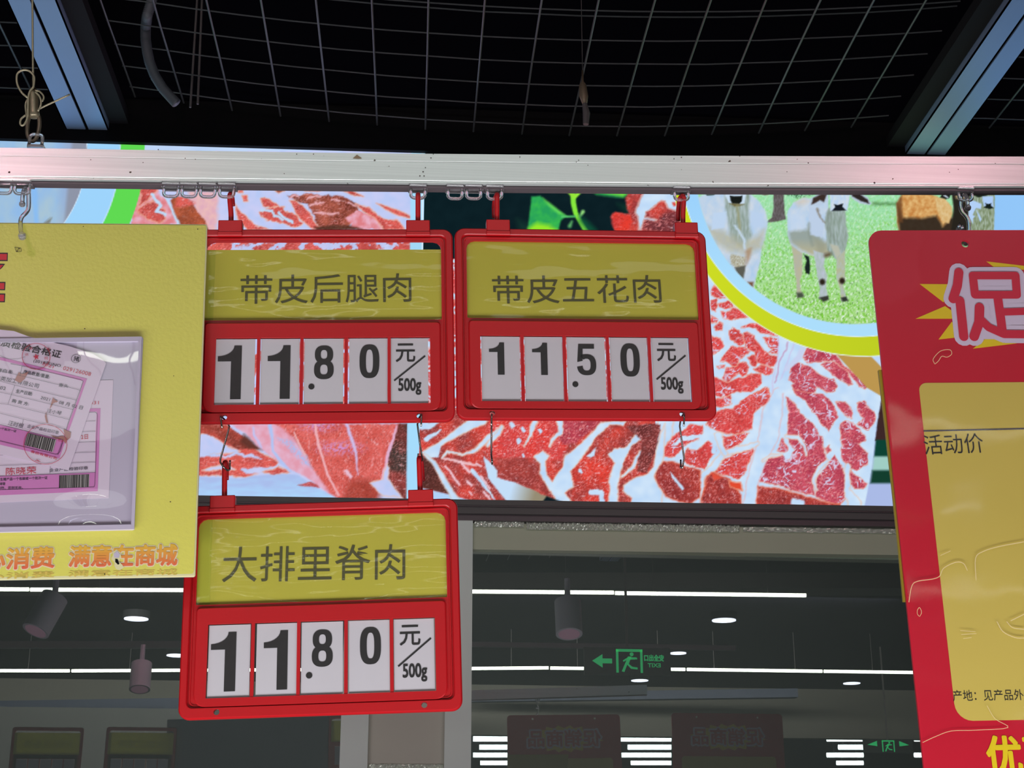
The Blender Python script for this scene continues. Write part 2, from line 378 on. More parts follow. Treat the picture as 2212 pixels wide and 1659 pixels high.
class Paint:
    def __init__(s, X, Y):
        s.X = X; s.Y = Y; s.c = np.zeros(X.shape + (3,))
        s.wx = (fbm(X / 9, Y / 9, 5, 2) - .5) * 7 + (vnoise(X / 28, Y / 28, 7) - .5) * 8; s.wy = (fbm(X / 9, Y / 9, 6, 2) - .5) * 7 + (vnoise(X / 28, Y / 28, 8) - .5) * 8
    def sel(s, x0, x1, y0, y1): return np.where((s.X >= x0) & (s.X <= x1) & (s.Y >= y0) & (s.Y <= y1))
    def sd_poly(s, i, pts, wob):
        x = s.X[i] + s.wx[i] * wob; y = s.Y[i] + s.wy[i] * wob
        d = np.full(x.shape, 1e9); ins = np.zeros(x.shape, bool); n = len(pts)
        for k in range(n):
            ax, ay = pts[k]; bx, by = pts[(k + 1) % n]; ex, ey = bx - ax, by - ay; L = ex * ex + ey * ey + 1e-9
            t = np.clip(((x - ax) * ex + (y - ay) * ey) / L, 0, 1)
            d = np.minimum(d, np.hypot(x - ax - t * ex, y - ay - t * ey))
            if ay != by:
                ins ^= ((ay > y) != (by > y)) & (x < (bx - ax) * (y - ay) / (by - ay) + ax)
        return np.where(ins, -d, d)
    def poly(s, pts, col, soft=1.2, wob=0.0, rim=None, a=1.0, rimw=3.0):
        m = soft + 12 * wob + 4; xs = [p[0] for p in pts]; ys = [p[1] for p in pts]
        i = s.sel(min(xs) - m, max(xs) + m, min(ys) - m, max(ys) + m)
        if not len(i[0]): return
        s.put(i, s.sd_poly(i, pts, wob), col, soft, rim, a, rimw)
    def line(s, pts, wd, col, soft=1.2, wob=0.0, rim=None, a=1.0, rimw=3.0):
        wd = wd if hasattr(wd, '__len__') else [wd] * len(pts)
        m = soft + 12 * wob + max(wd) + 4; xs = [p[0] for p in pts]; ys = [p[1] for p in pts]
        i = s.sel(min(xs) - m, max(xs) + m, min(ys) - m, max(ys) + m)
        if not len(i[0]): return
        x = s.X[i] + s.wx[i] * wob; y = s.Y[i] + s.wy[i] * wob; d = np.full(x.shape, 1e9)
        for k in range(len(pts) - 1):
            ax, ay = pts[k]; bx, by = pts[k + 1]; ex, ey = bx - ax, by - ay; L = ex * ex + ey * ey + 1e-9
            t = np.clip(((x - ax) * ex + (y - ay) * ey) / L, 0, 1)
            d = np.minimum(d, np.hypot(x - ax - t * ex, y - ay - t * ey) - (wd[k] * (1 - t) + wd[k + 1] * t) / 2)
        s.put(i, d, col, soft, rim, a, rimw)
    def put(s, i, d, col, soft, rim, a, rimw):
        c = col(s.X[i], s.Y[i]) if callable(col) else col
        t = np.clip(0.5 - d / (2 * soft), 0, 1) * a
        s.c[i] = s.c[i] * (1 - t[:, None]) + c * t[:, None]
        if rim is not None:
            r = np.clip(1 - np.abs(d) / rimw, 0, 1) * 0.55
            s.c[i] = s.c[i] * (1 - r[:, None]) + rim * r[:, None]

FATC = C3(190, 218, 246); ORG = C3(240, 190, 160)
def fat(x, y):
    n = fbm(x / 30, y / 30, 21, 2); return lerp(C3(182, 212, 246), C3(212, 232, 250), n)
def lean(c0, c1, sc=1.0, sp=0.55, seed=31, ang=0.0):
    """red meat with fine pale flecks"""
    def g(x, y):
        n = fbm(x / 45, y / 45, seed, 3); c = lerp(c0, c1, (n - 0.3) * 2.4)
        u = x * math.cos(ang) + y * math.sin(ang); v = -x * math.sin(ang) + y * math.cos(ang)
        r = 1 - np.abs(2 * fbm(u / (6.5 * sc), v / (4.2 * sc), seed + 3, 2) - 1)
        k = fbm(x / 22, y / 22, seed + 9, 2)
        c = lerp(c, C3(245, 150, 150), np.clip((r - 0.80) * 6, 0, 1) * sp * .75 * np.clip(k * 1.8 - 0.2, 0, 1))
        q = fbm(u / (11 * sc), v / (5 * sc), seed + 13, 2)
        c = lerp(c, C3(246, 205, 215), np.clip((q - 0.68) * 5, 0, 1) * sp * .7)
        d = fbm(x / 5, y / 5, seed + 23, 2)
        return lerp(c, c * 0.80, np.clip((d - 0.5) * 3, 0, 1) * 0.7)
    return g
BR = C3(226, 66, 62); DK = C3(160, 66, 66); PK = C3(222, 96, 104); PU = C3(192, 70, 98); BRN = C3(122, 58, 52)

def art_left(P):
    X, Y = P.X, P.Y
    P.c[:] = lerp(C3(180, 205, 245), C3(200, 222, 248), fbm(X / 60, Y / 60, 2, 2))
    pinkf = lambda x, y: lerp(C3(222, 128, 135), C3(232, 175, 195), (fbm(x / 18, y / 18, 40, 3) - .3) * 2.2)
    redp = lean(C3(224, 96, 88), C3(190, 76, 72), 1.2, 0.75, 41)
    brn = lean(C3(176, 92, 74), C3(120, 58, 46), 1.2, 0.7, 43)
    fatl = lambda x, y: lerp(C3(180, 200, 244), C3(206, 206, 244), fbm(x / 25, y / 25, 45, 2))
    # upper meat between the ring and the seam
    i = P.sel(150, 890, 326, 900); P.c[i] = fatl(X[i], Y[i])
    # general marbling for the parts behind the signs
    i = P.sel(150, 890, 500, 900); x, y = X[i], Y[i]
    f1, f2 = worley((x + P.wx[i] * 2) / 70, (y + P.wy[i] * 2) / 45 + x / 140, 12); t = np.clip((f2 - f1 - 0.16) * 12, 0, 1)
    P.c[i] = lerp(P.c[i], redp(x, y), t)
    z = zt(280, 395, 3.456)
    P.poly(z([(60, 20), (210, 20), (215, 80), (270, 130), (340, 200), (380, 300), (200, 330), (10, 330)]), pinkf, 2, .6)
    P.poly(z([(90, 20), (190, 20), (200, 60), (130, 130), (60, 180), (80, 90)]), redp, 2, .7, ORG)
    P.poly(z([(60, 200), (190, 120), (220, 180), (270, 200), (270, 270), (210, 300), (130, 280)]), redp, 2, .8, ORG)
    P.line(z([(170, 90), (230, 170), (200, 210), (270, 235)]), 7, FATC, 1.5, .5)
    P.line(z([(270, 110), (320, 200), (370, 300)]), [4, 6, 9], FATC, 1.5, .2)
    P.poly(z([(440, 60), (660, 60), (660, 290), (640, 380), (560, 380), (520, 250), (460, 150)]), lambda x, y: lerp(C3(222, 170, 190), C3(236, 190, 185), fbm(x / 12, y / 12, 46, 2)), 5, .6)
    P.poly(z([(300, 130), (350, 95), (440, 120), (490, 190), (560, 280), (600, 380), (380, 310), (330, 200)]), lean(C3(186, 92, 60), C3(140, 70, 50), 1.3, .3, 47), 2, .4)
    P.poly(z([(360, 90), (440, 110), (480, 160), (400, 190), (340, 180)]), redp, 4, .8)
    P.poly(z([(840, 95), (880, 95), (885, 140), (850, 140)]), redp, 1.5, .3, ORG); P.poly(z([(810, 55), (850, 60), (850, 80), (815, 78)]), redp, 1.5, .4, ORG)
    P.poly(z([(790, 160), (830, 220), (900, 280), (960, 320), (1060, 350), (880, 350), (810, 290)]), redp, 1.5, .4, ORG)
    P.poly(z([(980, 120), (1010, 105), (1060, 130), (1120, 175), (1050, 190), (1000, 180)]), redp, 1.5, .5, ORG)
    P.poly(z([(970, 220), (1060, 190), (1140, 180), (1170, 220), (1240, 240), (1290, 300), (1230, 330), (1130, 300), (1060, 275), (1000, 270)]), redp, 1.5, .9, ORG)
    P.line(z([(990, 205), (1060, 215), (1110, 250), (1140, 280)]), 5, FATC, 1.5, .6); P.line(z([(1120, 225), (1160, 270), (1210, 290)]), 6, FATC, 1.5, .5)
    P.poly(z([(1050, 35), (1180, 40), (1160, 60), (1110, 78)]), brn, 1.5, .4, ORG)
    P.poly(z([(1290, 40), (1480, 40), (1400, 62), (1310, 60)]), redp, 1.5, .4, ORG)
    P.poly(z([(1540, 42), (1620, 42), (1690, 70), (1750, 105), (1680, 95)]), redp, 1.5, .3, ORG)
    P.poly(z([(1180, 100), (1300, 80), (1500, 90), (1620, 110), (1700, 160), (1720, 250), (1640, 310), (1620, 350), (1430, 350), (1380, 260), (1330, 160), (1240, 130)]), brn, 2, .8)
    for a, b in (((1200, 110), (1260, 95)), ((1330, 120), (1420, 95)), ((1350, 165), (1440, 150)), ((1500, 120), (1570, 135)), ((1380, 230), (1560, 235)), ((1640, 150), (1690, 180))):
        P.line(z([a, b]), 4, C3(236, 180, 190), 2, .8)
    P.poly(z([(1190, 130), (1240, 130), (1290, 170), (1350, 230), (1380, 290), (1440, 350), (1370, 350), (1310, 300), (1250, 240), (1220, 180)]), redp, 1.5, .4, ORG)
    P.poly(z([(1600, 250), (1700, 210), (1800, 240), (1900, 300), (1960, 350), (1640, 350), (1660, 300)]), pinkf, 2, .8)
    P.poly(z([(1690, 160), (1790, 175), (1830, 230), (1900, 270), (2000, 280), (2060, 350), (1900, 350), (1820, 260), (1740, 210)]), redp, 2, .5, ORG)
    P.poly(z([(1840, 150), (1900, 170), (2000, 200), (2100, 250), (2100, 270), (2010, 245), (1900, 195)]), redp, 1.5, .2, ORG)
    P.poly(z([(1380, 330), (1500, 315), (1640, 315), (1760, 350), (1400, 352)]), lean(C3(96, 58, 46), C3(84, 50, 40), 1, .2, 48), 3, .3)
    # lower strip
    z = zt(420, 890, 4.424)
    i = P.sel(150, 890, 880, 1100); P.c[i] = fatl(X[i], Y[i])
    P.poly(z([(0, 110), (300, 110), (420, 250), (800, 480), (790, 510), (600, 590), (520, 620), (400, 630), (350, 605), (0, 610)]), redp, 2, .6, ORG)
    P.poly(z([(0, 200), (120, 200), (230, 270), (330, 330), (440, 370), (380, 380), (280, 400), (120, 400), (0, 440)]), fatl, 2, .5, ORG)
    P.line(z([(0, 425), (120, 405), (230, 415), (290, 440), (400, 380), (480, 430), (540, 420), (640, 440)]), [7, 8, 7, 4, 7, 7, 7, 3], fatl, 2, .6)
    P.line(z([(80, 550), (200, 535), (330, 530), (390, 545)]), [2, 9, 7, 3], fatl, 1.5, .5, ORG)
    P.line(z([(450, 545), (520, 570), (620, 560), (700, 560), (800, 510)]), [6, 12, 14, 8, 5], fatl, 2, .6)
    P.poly(z([(0, 120), (300, 120), (420, 200), (520, 270), (620, 350), (500, 350), (400, 350), (320, 300), (200, 240), (60, 190)]), lean(C3(190, 78, 66), C3(140, 62, 52), 1.2, .3, 49), 1.5, .4)
    P.poly(z([(470, 210), (600, 310), (660, 360), (520, 345), (440, 290)]), C3(92, 52, 44), 4, .3, a=.85)
    P.poly(z([(640, 580), (740, 550), (800, 520), (920, 575), (800, 600), (720, 600)]), redp, 2, .7, ORG)
    P.poly(z([(0, 615), (440, 640), (560, 610), (900, 590), (1000, 610), (1180, 730), (1320, 790), (1400, 850), (0, 850)]), lambda x, y: lerp(C3(170, 190, 236), C3(172, 212, 250), (y - 1030) / 50 + fbm(x / 40, y / 12, 50, 2) - .5), 2, .2)
    P.poly(z([(990, 700), (1100, 665), (1180, 690), (1200, 720), (1060, 710)]), lean(C3(190, 84, 88), C3(160, 70, 70), 1, .4, 51), 1.5, .3)
    P.poly(z([(330, 110), (820, 110), (900, 200), (1000, 320), (1060, 420), (1120, 520), (1300, 560), (1380, 800), (1300, 790), (1180, 700), (1060, 620), (900, 540), (820, 490), (700, 400), (600, 320), (480, 200)]),
           lambda x, y: lerp(C3(226, 156, 176), C3(228, 180, 205), (fbm(x / 22, y / 22, 52, 3) - .3) * 2.4), 2, .3)
    P.line(z([(560, 150), (570, 230), (640, 340)]), [4, 5, 3], C3(190, 196, 244), 2, .4); P.line(z([(720, 130), (740, 230), (750, 370), (830, 480), (920, 570)]), [8, 7, 5, 8, 4], C3(176, 196, 244), 2, .3)
    def glint(x, y): return lerp(C3(214, 170, 200), C3(170, 190, 240), (fbm(x / 5, y / 5, 53, 2) - .35) * 5)
    P.poly(z([(780, 240), (900, 270), (1000, 350), (1060, 430), (1140, 540), (1060, 500), (960, 400), (860, 320)]), glint, 4, .6, a=.85)
    P.poly(z([(760, 110), (1960, 110), (1900, 260), (1860, 400), (1820, 600), (1800, 660), (1700, 820), (1400, 850), (1300, 770), (1200, 640), (1130, 540), (1080, 430), (960, 270), (850, 160)]),
           lean(C3(226, 106, 100), C3(206, 84, 76), 1.2, .8, 54, 1.4), 3, .4)
    i = P.sel(620, 860, 905, 1070); x, y = X[i], Y[i]
    g = np.clip(1 - np.hypot((x - 735) / 70, (y - 968) / 22), 0, 1) + np.clip(1 - np.hypot((x - 690) / 60, (y - 918) / 22), 0, 1)
    P.c[i] = lerp(P.c[i], C3(206, 150, 212), g * np.clip((fbm(x / 6, y / 6, 55, 2) - .4) * 5, 0, 1))
    P.line(z([(1150, 110), (1180, 300), (1230, 450), (1270, 600), (1380, 790)]), [4, 6, 5, 5, 4], C3(238, 178, 186), 1.5, .3)
    P.line(z([(1450, 110), (1500, 250), (1540, 380), (1550, 520), (1570, 600)]), [6, 7, 6, 3, 2], C3(206, 190, 232), 2, .3)
    P.line(z([(950, 200), (1000, 300), (1060, 410)]), [3, 4, 3], C3(236, 186, 190), 1.5, .3); P.line(z([(1450, 560), (1490, 620)]), 8, C3(232, 190, 210), 2, .5)
    P.poly(z([(1480, 660), (1650, 640), (1800, 700), (1760, 850), (1420, 850)]), lean(C3(180, 74, 62), C3(166, 66, 56), 1, .3, 56), 8, .4)
    P.poly(z([(1950, 110), (2040, 110), (2030, 850), (1960, 800), (1860, 640), (1830, 520), (1880, 330), (1930, 180)]), lean(C3(74, 58, 54), C3(110, 54, 50), 1, .7, 57), 1.5, .4)
    P.poly(z([(1850, 560), (1960, 570), (2030, 620), (2030, 850), (1950, 800), (1880, 680)]), lean(C3(150, 66, 62), C3(110, 50, 46), 1, .8, 58), 5, .5)
    P.line(z([(1930, 130), (1890, 280), (1850, 390), (1830, 510), (1800, 640)]), [3, 6, 8, 6, 8], C3(224, 176, 206), 1.5, .3)
    P.poly(z([(1670, 670), (1760, 650), (1800, 640), (1820, 560), (1840, 490), (1870, 540), (1850, 640), (1900, 700), (1960, 790), (1990, 840), (1900, 810), (1800, 800), (1740, 740)]), fatl, 1.5, .4, ORG)
    # seam margin, ring, the animal at far left
    P.poly([(889, 280), (960, 280), (960, 1120), (877, 1120)], C3(166, 220, 252), 1.2)
    P.line([(913, 280), (912, 1120)], 3, C3(225, 240, 255), 1)
    return P

def ring_left(P):
    # three concentric bands: pale rim, pale blue, green (centre fitted on their edges)
    X, Y = P.X, P.Y
    cx0, cy0 = -80.0, 326.0
    R = np.hypot(X - cx0, Y - cy0); 
    def band(r, c): 
        t = np.clip((r - R) / 1.6 + .5, 0, 1)[..., None]; P.c[:] = P.c * (1 - t) + c * t
    m = X < 880
    keep = P.c.copy()
    r_g1 = math.hypot(305 - cx0, 403 - cy0); r_g0 = math.hypot(251 - cx0, 402 - cy0); r_in = math.hypot(177 - cx0, 400 - cy0)
    band(r_g1, C3(96, 218, 82)); band(r_g0 + 1, C3(190, 225, 250)); band(r_g0 - 1.5, C3(158, 212, 252)); band(r_in + 1.5, C3(214, 234, 252))
    cow = lerp(C3(140, 184, 236), C3(168, 196, 214), fbm(X / 40, Y / 60, 61, 3) * 1.2)
    cow = lerp(cow, C3(150, 165, 200), np.clip((X - 120) / 40, 0, 1)); cow = lerp(cow, C3(140, 144, 158), np.clip((X - 143 + (Y - 400) * .1) / 8, 0, 1) * .8)
    t = np.clip((r_in - R) / 1.6 + .5, 0, 1)[..., None]; P.c[:] = P.c * (1 - t) + cow * t
    P.poly([(66, 396), (80, 396), (84, 485), (74, 485)], C3(130, 186, 248), 3, .2, a=.7); P.poly([(90, 486), (108, 470), (98, 480), (112, 470), (106, 486)], C3(120, 120, 110), 2, .2, a=.8)
    P.c[~m] = keep[~m]

def art_right(P):
    X, Y = P.X, P.Y
    P.c[:] = lerp(C3(10, 28, 34), C3(14, 34, 40), fbm(X / 30, Y / 30, 70, 2))
    z = zt(1040, 380, 4.254)
    G1 = lambda x, y: lerp(C3(60, 190, 78), C3(40, 160, 90), fbm(x / 16, y / 16, 71, 2) * 1.3)
    P.poly(z([(330, 400), (450, 450), (420, 520), (340, 490)]), C3(24, 60, 50), 9, .3, a=.7)
    P.poly(z([(460, 190), (540, 185), (600, 240), (680, 300), (780, 370), (730, 410), (700, 520), (420, 520), (440, 380)]), G1, 2.5, .1)
    P.poly(z([(560, 200), (620, 240), (720, 320), (790, 375), (700, 345), (620, 280)]), C3(110, 225, 90), 3, .1, a=.8)
    P.poly(z([(430, 480), (520, 430), (620, 450), (700, 500), (690, 540), (420, 540)]), C3(150, 232, 44), 6, .3)
    P.line(z([(840, 130), (845, 250), (865, 340), (920, 440), (970, 520)]), [11, 11, 10, 9, 10], C3(134, 232, 62), 1.8)
    P.line(z([(850, 190), (790, 130), (760, 100)]), 8, C3(150, 225, 60), 2); P.line(z([(860, 190), (920, 130), (950, 100)]), 8, C3(150, 232, 60), 2)
    P.line(z([(740, 375), (860, 372)]), 4, C3(90, 200, 110), 2); P.line(z([(905, 375), (932, 330)]), [4, 8], C3(140, 210, 120), 2.5); P.line(z([(830, 420), (812, 460)]), [4, 8], C3(90, 170, 100), 3)
    P.poly(z([(900, 360), (960, 400), (1060, 500), (980, 520), (900, 420)]), C3(16, 90, 60), 6, .2, a=.8)
    P.poly(z([(980, 120), (1400, 120), (1370, 170), (1300, 200), (1180, 190), (1060, 170)]), G1, 4, .1); P.poly(z([(1040, 110), (1380, 120), (1300, 185), (1150, 160)]), C3(140, 230, 60), 5, .1, a=.85)
    P.poly(z([(1250, 260), (1350, 270), (1340, 340)]), C3(20, 70, 50), 8, .2, a=.6)
    meat = lean(C3(206, 70, 62), C3(150, 58, 60), 1.6, .6, 72)
    P.poly(z([(1320, 200), (1370, 150), (1460, 130), (1900, 130), (1900, 560), (1240, 560), (1210, 470), (1185, 380), (1220, 335), (1350, 345), (1330, 280)]), meat, 2.5, .5)
    P.poly(z([(1190, 370), (1225, 335), (1370, 365), (1390, 420), (1340, 520), (1230, 520)]), lean(C3(232, 62, 48), C3(214, 60, 56), 1.6, .3, 73), 3, .5)
    P.poly(z([(1500, 130), (1780, 130), (1795, 320), (1720, 300), (1690, 240), (1650, 230), (1580, 290), (1510, 330), (1500, 380), (1610, 400), (1580, 420), (1490, 400), (1470, 500), (1450, 500), (1440, 380), (1410, 340), (1450, 240)]), fat, 3, .4, C3(230, 170, 150))
    P.poly(z([(1500, 400), (1600, 420), (1720, 330), (1800, 330), (1800, 520), (1500, 500)]), lean(C3(130, 56, 60), C3(104, 50, 56), 1.6, .9, 74), 3, .7)
    P.poly(z([(1750, 240), (1790, 235), (1800, 275), (1765, 275)]), C3(222, 70, 56), 2, .2)
    # large steaks: lower right
    i = P.sel(900, 3600, 560, 1110); x, y = X[i], Y[i]
    base = lean(C3(222, 72, 70), C3(206, 70, 72), 1.0, .9, 75)(x, y); pur = lean(C3(196, 74, 98), C3(178, 62, 84), 1.0, .9, 76)(x, y)
    base = lerp(base, pur, (x - 1700 + (y - 850) * .15) / 40)
    q1 = (fbm(x / 26, y / 26, 110, 2) - .5) * 46; q2 = (fbm(x / 26, y / 26, 111, 2) - .5) * 46
    f1, f2 = worley((x * .9 + y * .5 + q1) / 66 + 3.3, (y * .9 - x * .5 + q2) / 46, 15)
    g1, g2 = worley((x + q1 * .7) / 25 + 1.3, (y + q2 * .7) / 19, 18)
    wdt = -0.03 + 0.26 * fbm(x / 60, y / 60, 77, 2)
    gate = np.clip((fbm(x / 50, y / 50, 78, 2) - 0.46) * 7, 0, 1)
    m1 = np.clip((wdt - (f2 - f1)) * 14 + .5, 0, 1); m2 = np.clip((0.10 - (g2 - g1)) * 9 + .5, 0, 1) * gate
    e = np.clip(1 - np.abs((f2 - f1) - wdt) * 13, 0, 1)
    c = lerp(base, ORG, e * .55); c = lerp(c, fat(x, y), np.maximum(m1, m2)); P.c[i] = c
    i = P.sel(1405, 1912, 590, 1110); P.c[i] = fat(P.X[i], P.Y[i])
    def steak(f):
        def g(x, y):
            c = f(x, y); a = (fbm(x / 26, y / 26, 112, 2) - .5) * 30; b = (fbm(x / 26, y / 26, 113, 2) - .5) * 30
            h1, h2 = worley((x + a) / 23, (y + b) / 17, 19); gt = np.clip((fbm(x / 40, y / 40, 114, 2) - .40) * 5, 0, 1)
            return lerp(c, C3(214, 208, 236), np.clip((0.09 - (h2 - h1)) * 10 + .4, 0, 1) * gt)
        return g
    RDF = steak(lean(C3(226, 76, 76), C3(206, 66, 66), 1.0, .9, 75)); PUF = steak(lean(C3(202, 80, 100), C3(180, 62, 84), 1.0, .9, 76)); ED = C3(240, 168, 140)
    z = zt(1520, 600, 5.53)
    for q in ([(90, 150), (130, 90), (200, 120), (290, 240), (160, 250), (90, 210)], [(90, 270), (160, 260), (170, 330), (130, 410), (90, 400)], [(180, 310), (300, 270), (370, 310), (400, 340), (280, 380), (190, 350)],
              [(200, 400), (300, 410), (350, 365), (450, 380), (540, 460), (430, 490), (300, 505), (220, 490)], [(80, 450), (170, 490), (150, 530), (80, 530)], [(130, 580), (190, 520), (235, 570), (220, 620), (150, 620)],
              [(450, 590), (560, 545), (660, 540), (800, 600), (920, 690), (800, 690), (680, 660), (620, 600)], [(300, 640), (350, 600), (420, 620), (470, 700), (480, 780), (430, 810), (330, 740)],
              [(480, 660), (530, 655), (610, 690), (640, 760), (690, 850), (780, 920), (880, 930), (890, 1000), (830, 1060), (760, 1060), (640, 1000), (600, 880), (500, 840), (470, 740)],
              [(710, 720), (800, 710), (940, 740), (930, 820), (880, 900), (780, 900), (830, 850), (760, 820)], [(60, 680), (200, 730), (240, 800), (220, 840), (80, 940)],
              [(200, 990), (330, 820), (480, 830), (560, 890), (430, 980), (400, 1060), (350, 1070), (240, 1000)], [(520, 960), (600, 910), (640, 960), (640, 1040), (570, 1050)],
              [(600, 1080), (700, 1040), (830, 1090), (800, 1150), (720, 1160), (620, 1110)], [(150, 1050), (240, 1040), (240, 1080), (170, 1090)],
              [(260, 1080), (400, 1060), (430, 1000), (500, 1000), (540, 1070), (520, 1160), (460, 1180), (430, 1130), (350, 1200), (300, 1250), (220, 1200)],
              [(60, 1160), (300, 1250), (420, 1190), (500, 1200), (560, 1140), (680, 1150), (690, 1260), (560, 1360), (380, 1360), (280, 1420), (60, 1400)], [(600, 1370), (760, 1310), (790, 1380), (680, 1420)]):
        P.poly(z(q), RDF, 1.5, .6, ED, rimw=2.4)
    for q in ([(1180, 940), (1240, 820), (1350, 850), (1500, 880), (1580, 930), (1680, 1040), (1760, 1110), (1860, 1190), (1960, 1290), (1930, 1330), (1860, 1290), (1760, 1180), (1700, 1100), (1560, 1000), (1430, 1000), (1320, 1010), (1250, 1020)],
              [(1050, 1050), (1100, 990), (1220, 1040), (1300, 1090), (1380, 1160), (1450, 1190), (1560, 1210), (1600, 1290), (1560, 1350), (1480, 1370), (1350, 1300), (1330, 1350), (1300, 1420), (1200, 1438), (1110, 1400), (1050, 1290), (1080, 1270), (1010, 1220)],
              [(1390, 1040), (1450, 1010), (1560, 1010), (1700, 1100), (1780, 1270), (1720, 1280), (1600, 1200), (1500, 1120)]):
        P.poly(z(q), PUF, 1.5, .5, ED, rimw=2.4)
    z = zt(1400, 740, 3.95)
    for q in ([(540, 480), (700, 460), (700, 530), (610, 550), (540, 550)], [(540, 620), (650, 560), (720, 560), (900, 430), (1030, 400), (1040, 500), (960, 560), (900, 600), (890, 740), (780, 780), (640, 770), (500, 700), (500, 670)],
              [(600, 800), (770, 780), (860, 770), (800, 860), (690, 920), (640, 900)], [(110, 900), (200, 800), (360, 700), (470, 700), (480, 760), (430, 830), (330, 860), (220, 980), (130, 970)], [(300, 1010), (330, 900), (420, 920), (500, 850), (570, 870), (580, 920), (480, 1080), (400, 1060)],
              [(540, 1100), (600, 1030), (700, 970), (880, 900), (900, 920), (820, 1130), (780, 1160), (640, 1130)]):
        P.poly(z(q), RDF, 1.5, .6, ED, rimw=2.4)
    for q in ([(1230, 400), (1400, 430), (1500, 440), (1600, 560), (1620, 640), (1540, 750), (1480, 690), (1410, 600), (1330, 500)],
              [(1180, 460), (1260, 540), (1340, 640), (1420, 720), (1500, 830), (1500, 930), (1530, 1000), (1440, 1060), (1410, 1150), (1420, 1310), (1220, 1260), (1120, 1220), (930, 1180), (960, 1060), (1030, 990), (1150, 960), (1200, 1000), (1260, 920), (1200, 850), (1180, 780), (1200, 700)],
              [(1110, 920), (1140, 820), (1200, 900), (1170, 950)], [(1640, 700), (1700, 660), (1780, 720), (1860, 800), (1860, 840), (1800, 860), (1860, 950), (1880, 1040), (1780, 1090), (1700, 1080), (1650, 980), (1640, 860)],
              [(1600, 510), (1680, 510), (1750, 600), (1740, 650), (1680, 620)], [(1780, 520), (1840, 500), (1920, 590), (1940, 660), (1880, 750), (1790, 700), (1840, 650), (1790, 570)],
              [(1430, 1290), (1440, 1150), (1530, 1050), (1600, 960), (1640, 1040), (1690, 1160), (1680, 1340), (1640, 1390), (1430, 1320)], [(1720, 1090), (1800, 1150), (1880, 1210), (1850, 1250), (1760, 1240), (1700, 1160)], [(1510, 900), (1550, 880), (1560, 920), (1520, 950)]):
        P.poly(z(q), PUF, 1.5, .6, ED, rimw=2.4)
    T = [(1690, 570), (1700, 700)] + z([(1180, 0), (1150, 150), (1090, 330), (1110, 470)])
    P.line(T, [60, 44, 32, 24, 16, 22], fat, 1.5, .3, C3(206, 186, 226)); P.line(z([(1190, 0), (1180, 60), (1120, 160), (1110, 250), (1080, 340)]), 3, C3(196, 160, 196), 1.5, .3)
    P.line(z([(1110, 430), (1060, 600), (1030, 800), (930, 1050), (880, 1250), (870, 1450)]), [22, 42, 42, 28, 26, 30], fat, 1.5, .4, C3(230, 176, 176))
    P.line(z([(1330, 20), (1290, 120), (1220, 190), (1180, 230)]), [10, 12, 10, 8], C3(200, 210, 240), 2, .3)
    P.poly(z([(1110, 330), (1230, 250), (1180, 320), (1230, 360), (1180, 430), (1120, 430)]), fat, 2, .3)
    P.line(z([(930, 860), (820, 905), (650, 940), (560, 1070), (460, 1140), (460, 1320)]), [8, 14, 12, 16, 14, 9], fat, 1.5, .5, ORG)
    P.line(z([(600, 790), (620, 880), (660, 950)]), [16, 12, 10], fat, 1.5, .5, ORG); P.line(z([(560, 930), (560, 860), (500, 800), (300, 820), (230, 870)]), [10, 8, 8, 10, 6], fat, 1.5, .6)
    P.line(z([(150, 690), (150, 800), (100, 900), (80, 1000)]), [34, 26, 12, 8], fat, 1.5, .5, ORG)
    P.line(z([(1180, 800), (1280, 810), (1330, 880), (1350, 960)]), [8, 9, 7, 4], fat, 1.5, .3, ORG); P.line(z([(1130, 960), (1060, 960), (980, 1010)]), 5, fat, 1.5, .3, ORG)
    P.poly([(a, b) for a, b in z([(1150, 950), (1190, 930), (1225, 955), (1210, 990), (1170, 995)])], fat, 1.2, .1)
    P.line(z([(1440, 1260), (1410, 1150), (1460, 1060), (1530, 1010)]), [4, 8, 10, 7], fat, 1.5, .5, ORG); P.line(z([(1700, 1060), (1700, 1250), (1760, 1380), (1760, 1450)]), [14, 12, 30, 40], fat, 1.5, .6, ORG)
    # dark front faces of the blocks
    SD = lean(C3(176, 62, 56), C3(150, 54, 54), 1.1, .8, 79, 1.0)
    for q in ([(60, 1010), (200, 1015), (440, 1090), (450, 1200), (440, 1320), (350, 1385), (150, 1310), (60, 1180)], [(500, 1150), (560, 1110), (700, 1170), (790, 1300), (800, 1420), (440, 1420)],
              [(940, 1230), (1100, 1240), (1400, 1330), (1640, 1390), (1640, 1430), (920, 1430)]):
        P.poly(z(q), SD, 1.5, .4, C3(236, 96, 60), rimw=4)
    P.poly(z([(540, 1110), (640, 1150), (560, 1180)]), C3(226, 80, 60), 3, .3); P.poly(z([(690, 1180), (790, 1190), (800, 1260), (700, 1230)]), C3(226, 76, 50), 3, .4, ORG)
    P.poly(z([(190, 1100), (230, 1150), (310, 1240), (290, 1260), (200, 1150)]), fat, 1.5, .3); P.line(z([(1240, 1360), (1310, 1370), (1300, 1420)]), 14, fat, 2, .4)
    # steaks left of them, above the bezel
    z = zt(880, 890, 4.022)
    i = P.sel(905, 1416, 880, 1110); x, y = X[i], Y[i]; P.c[i] = lean(C3(214, 70, 60), C3(150, 62, 60), 1.0, .8, 80, .9)(x, y)
    P.poly(z([(700, 60), (1500, 60), (1340, 420), (1000, 400), (760, 400), (680, 260)]), lean(C3(228, 64, 58), C3(212, 72, 72), 1.0, 1.1, 81), 3, .5)
    P.poly(z([(1330, 60), (1720, 60), (1480, 260), (1350, 290), (1290, 200)]), lean(C3(190, 68, 84), C3(170, 60, 74), 1.0, 1.0, 82), 3, .5)
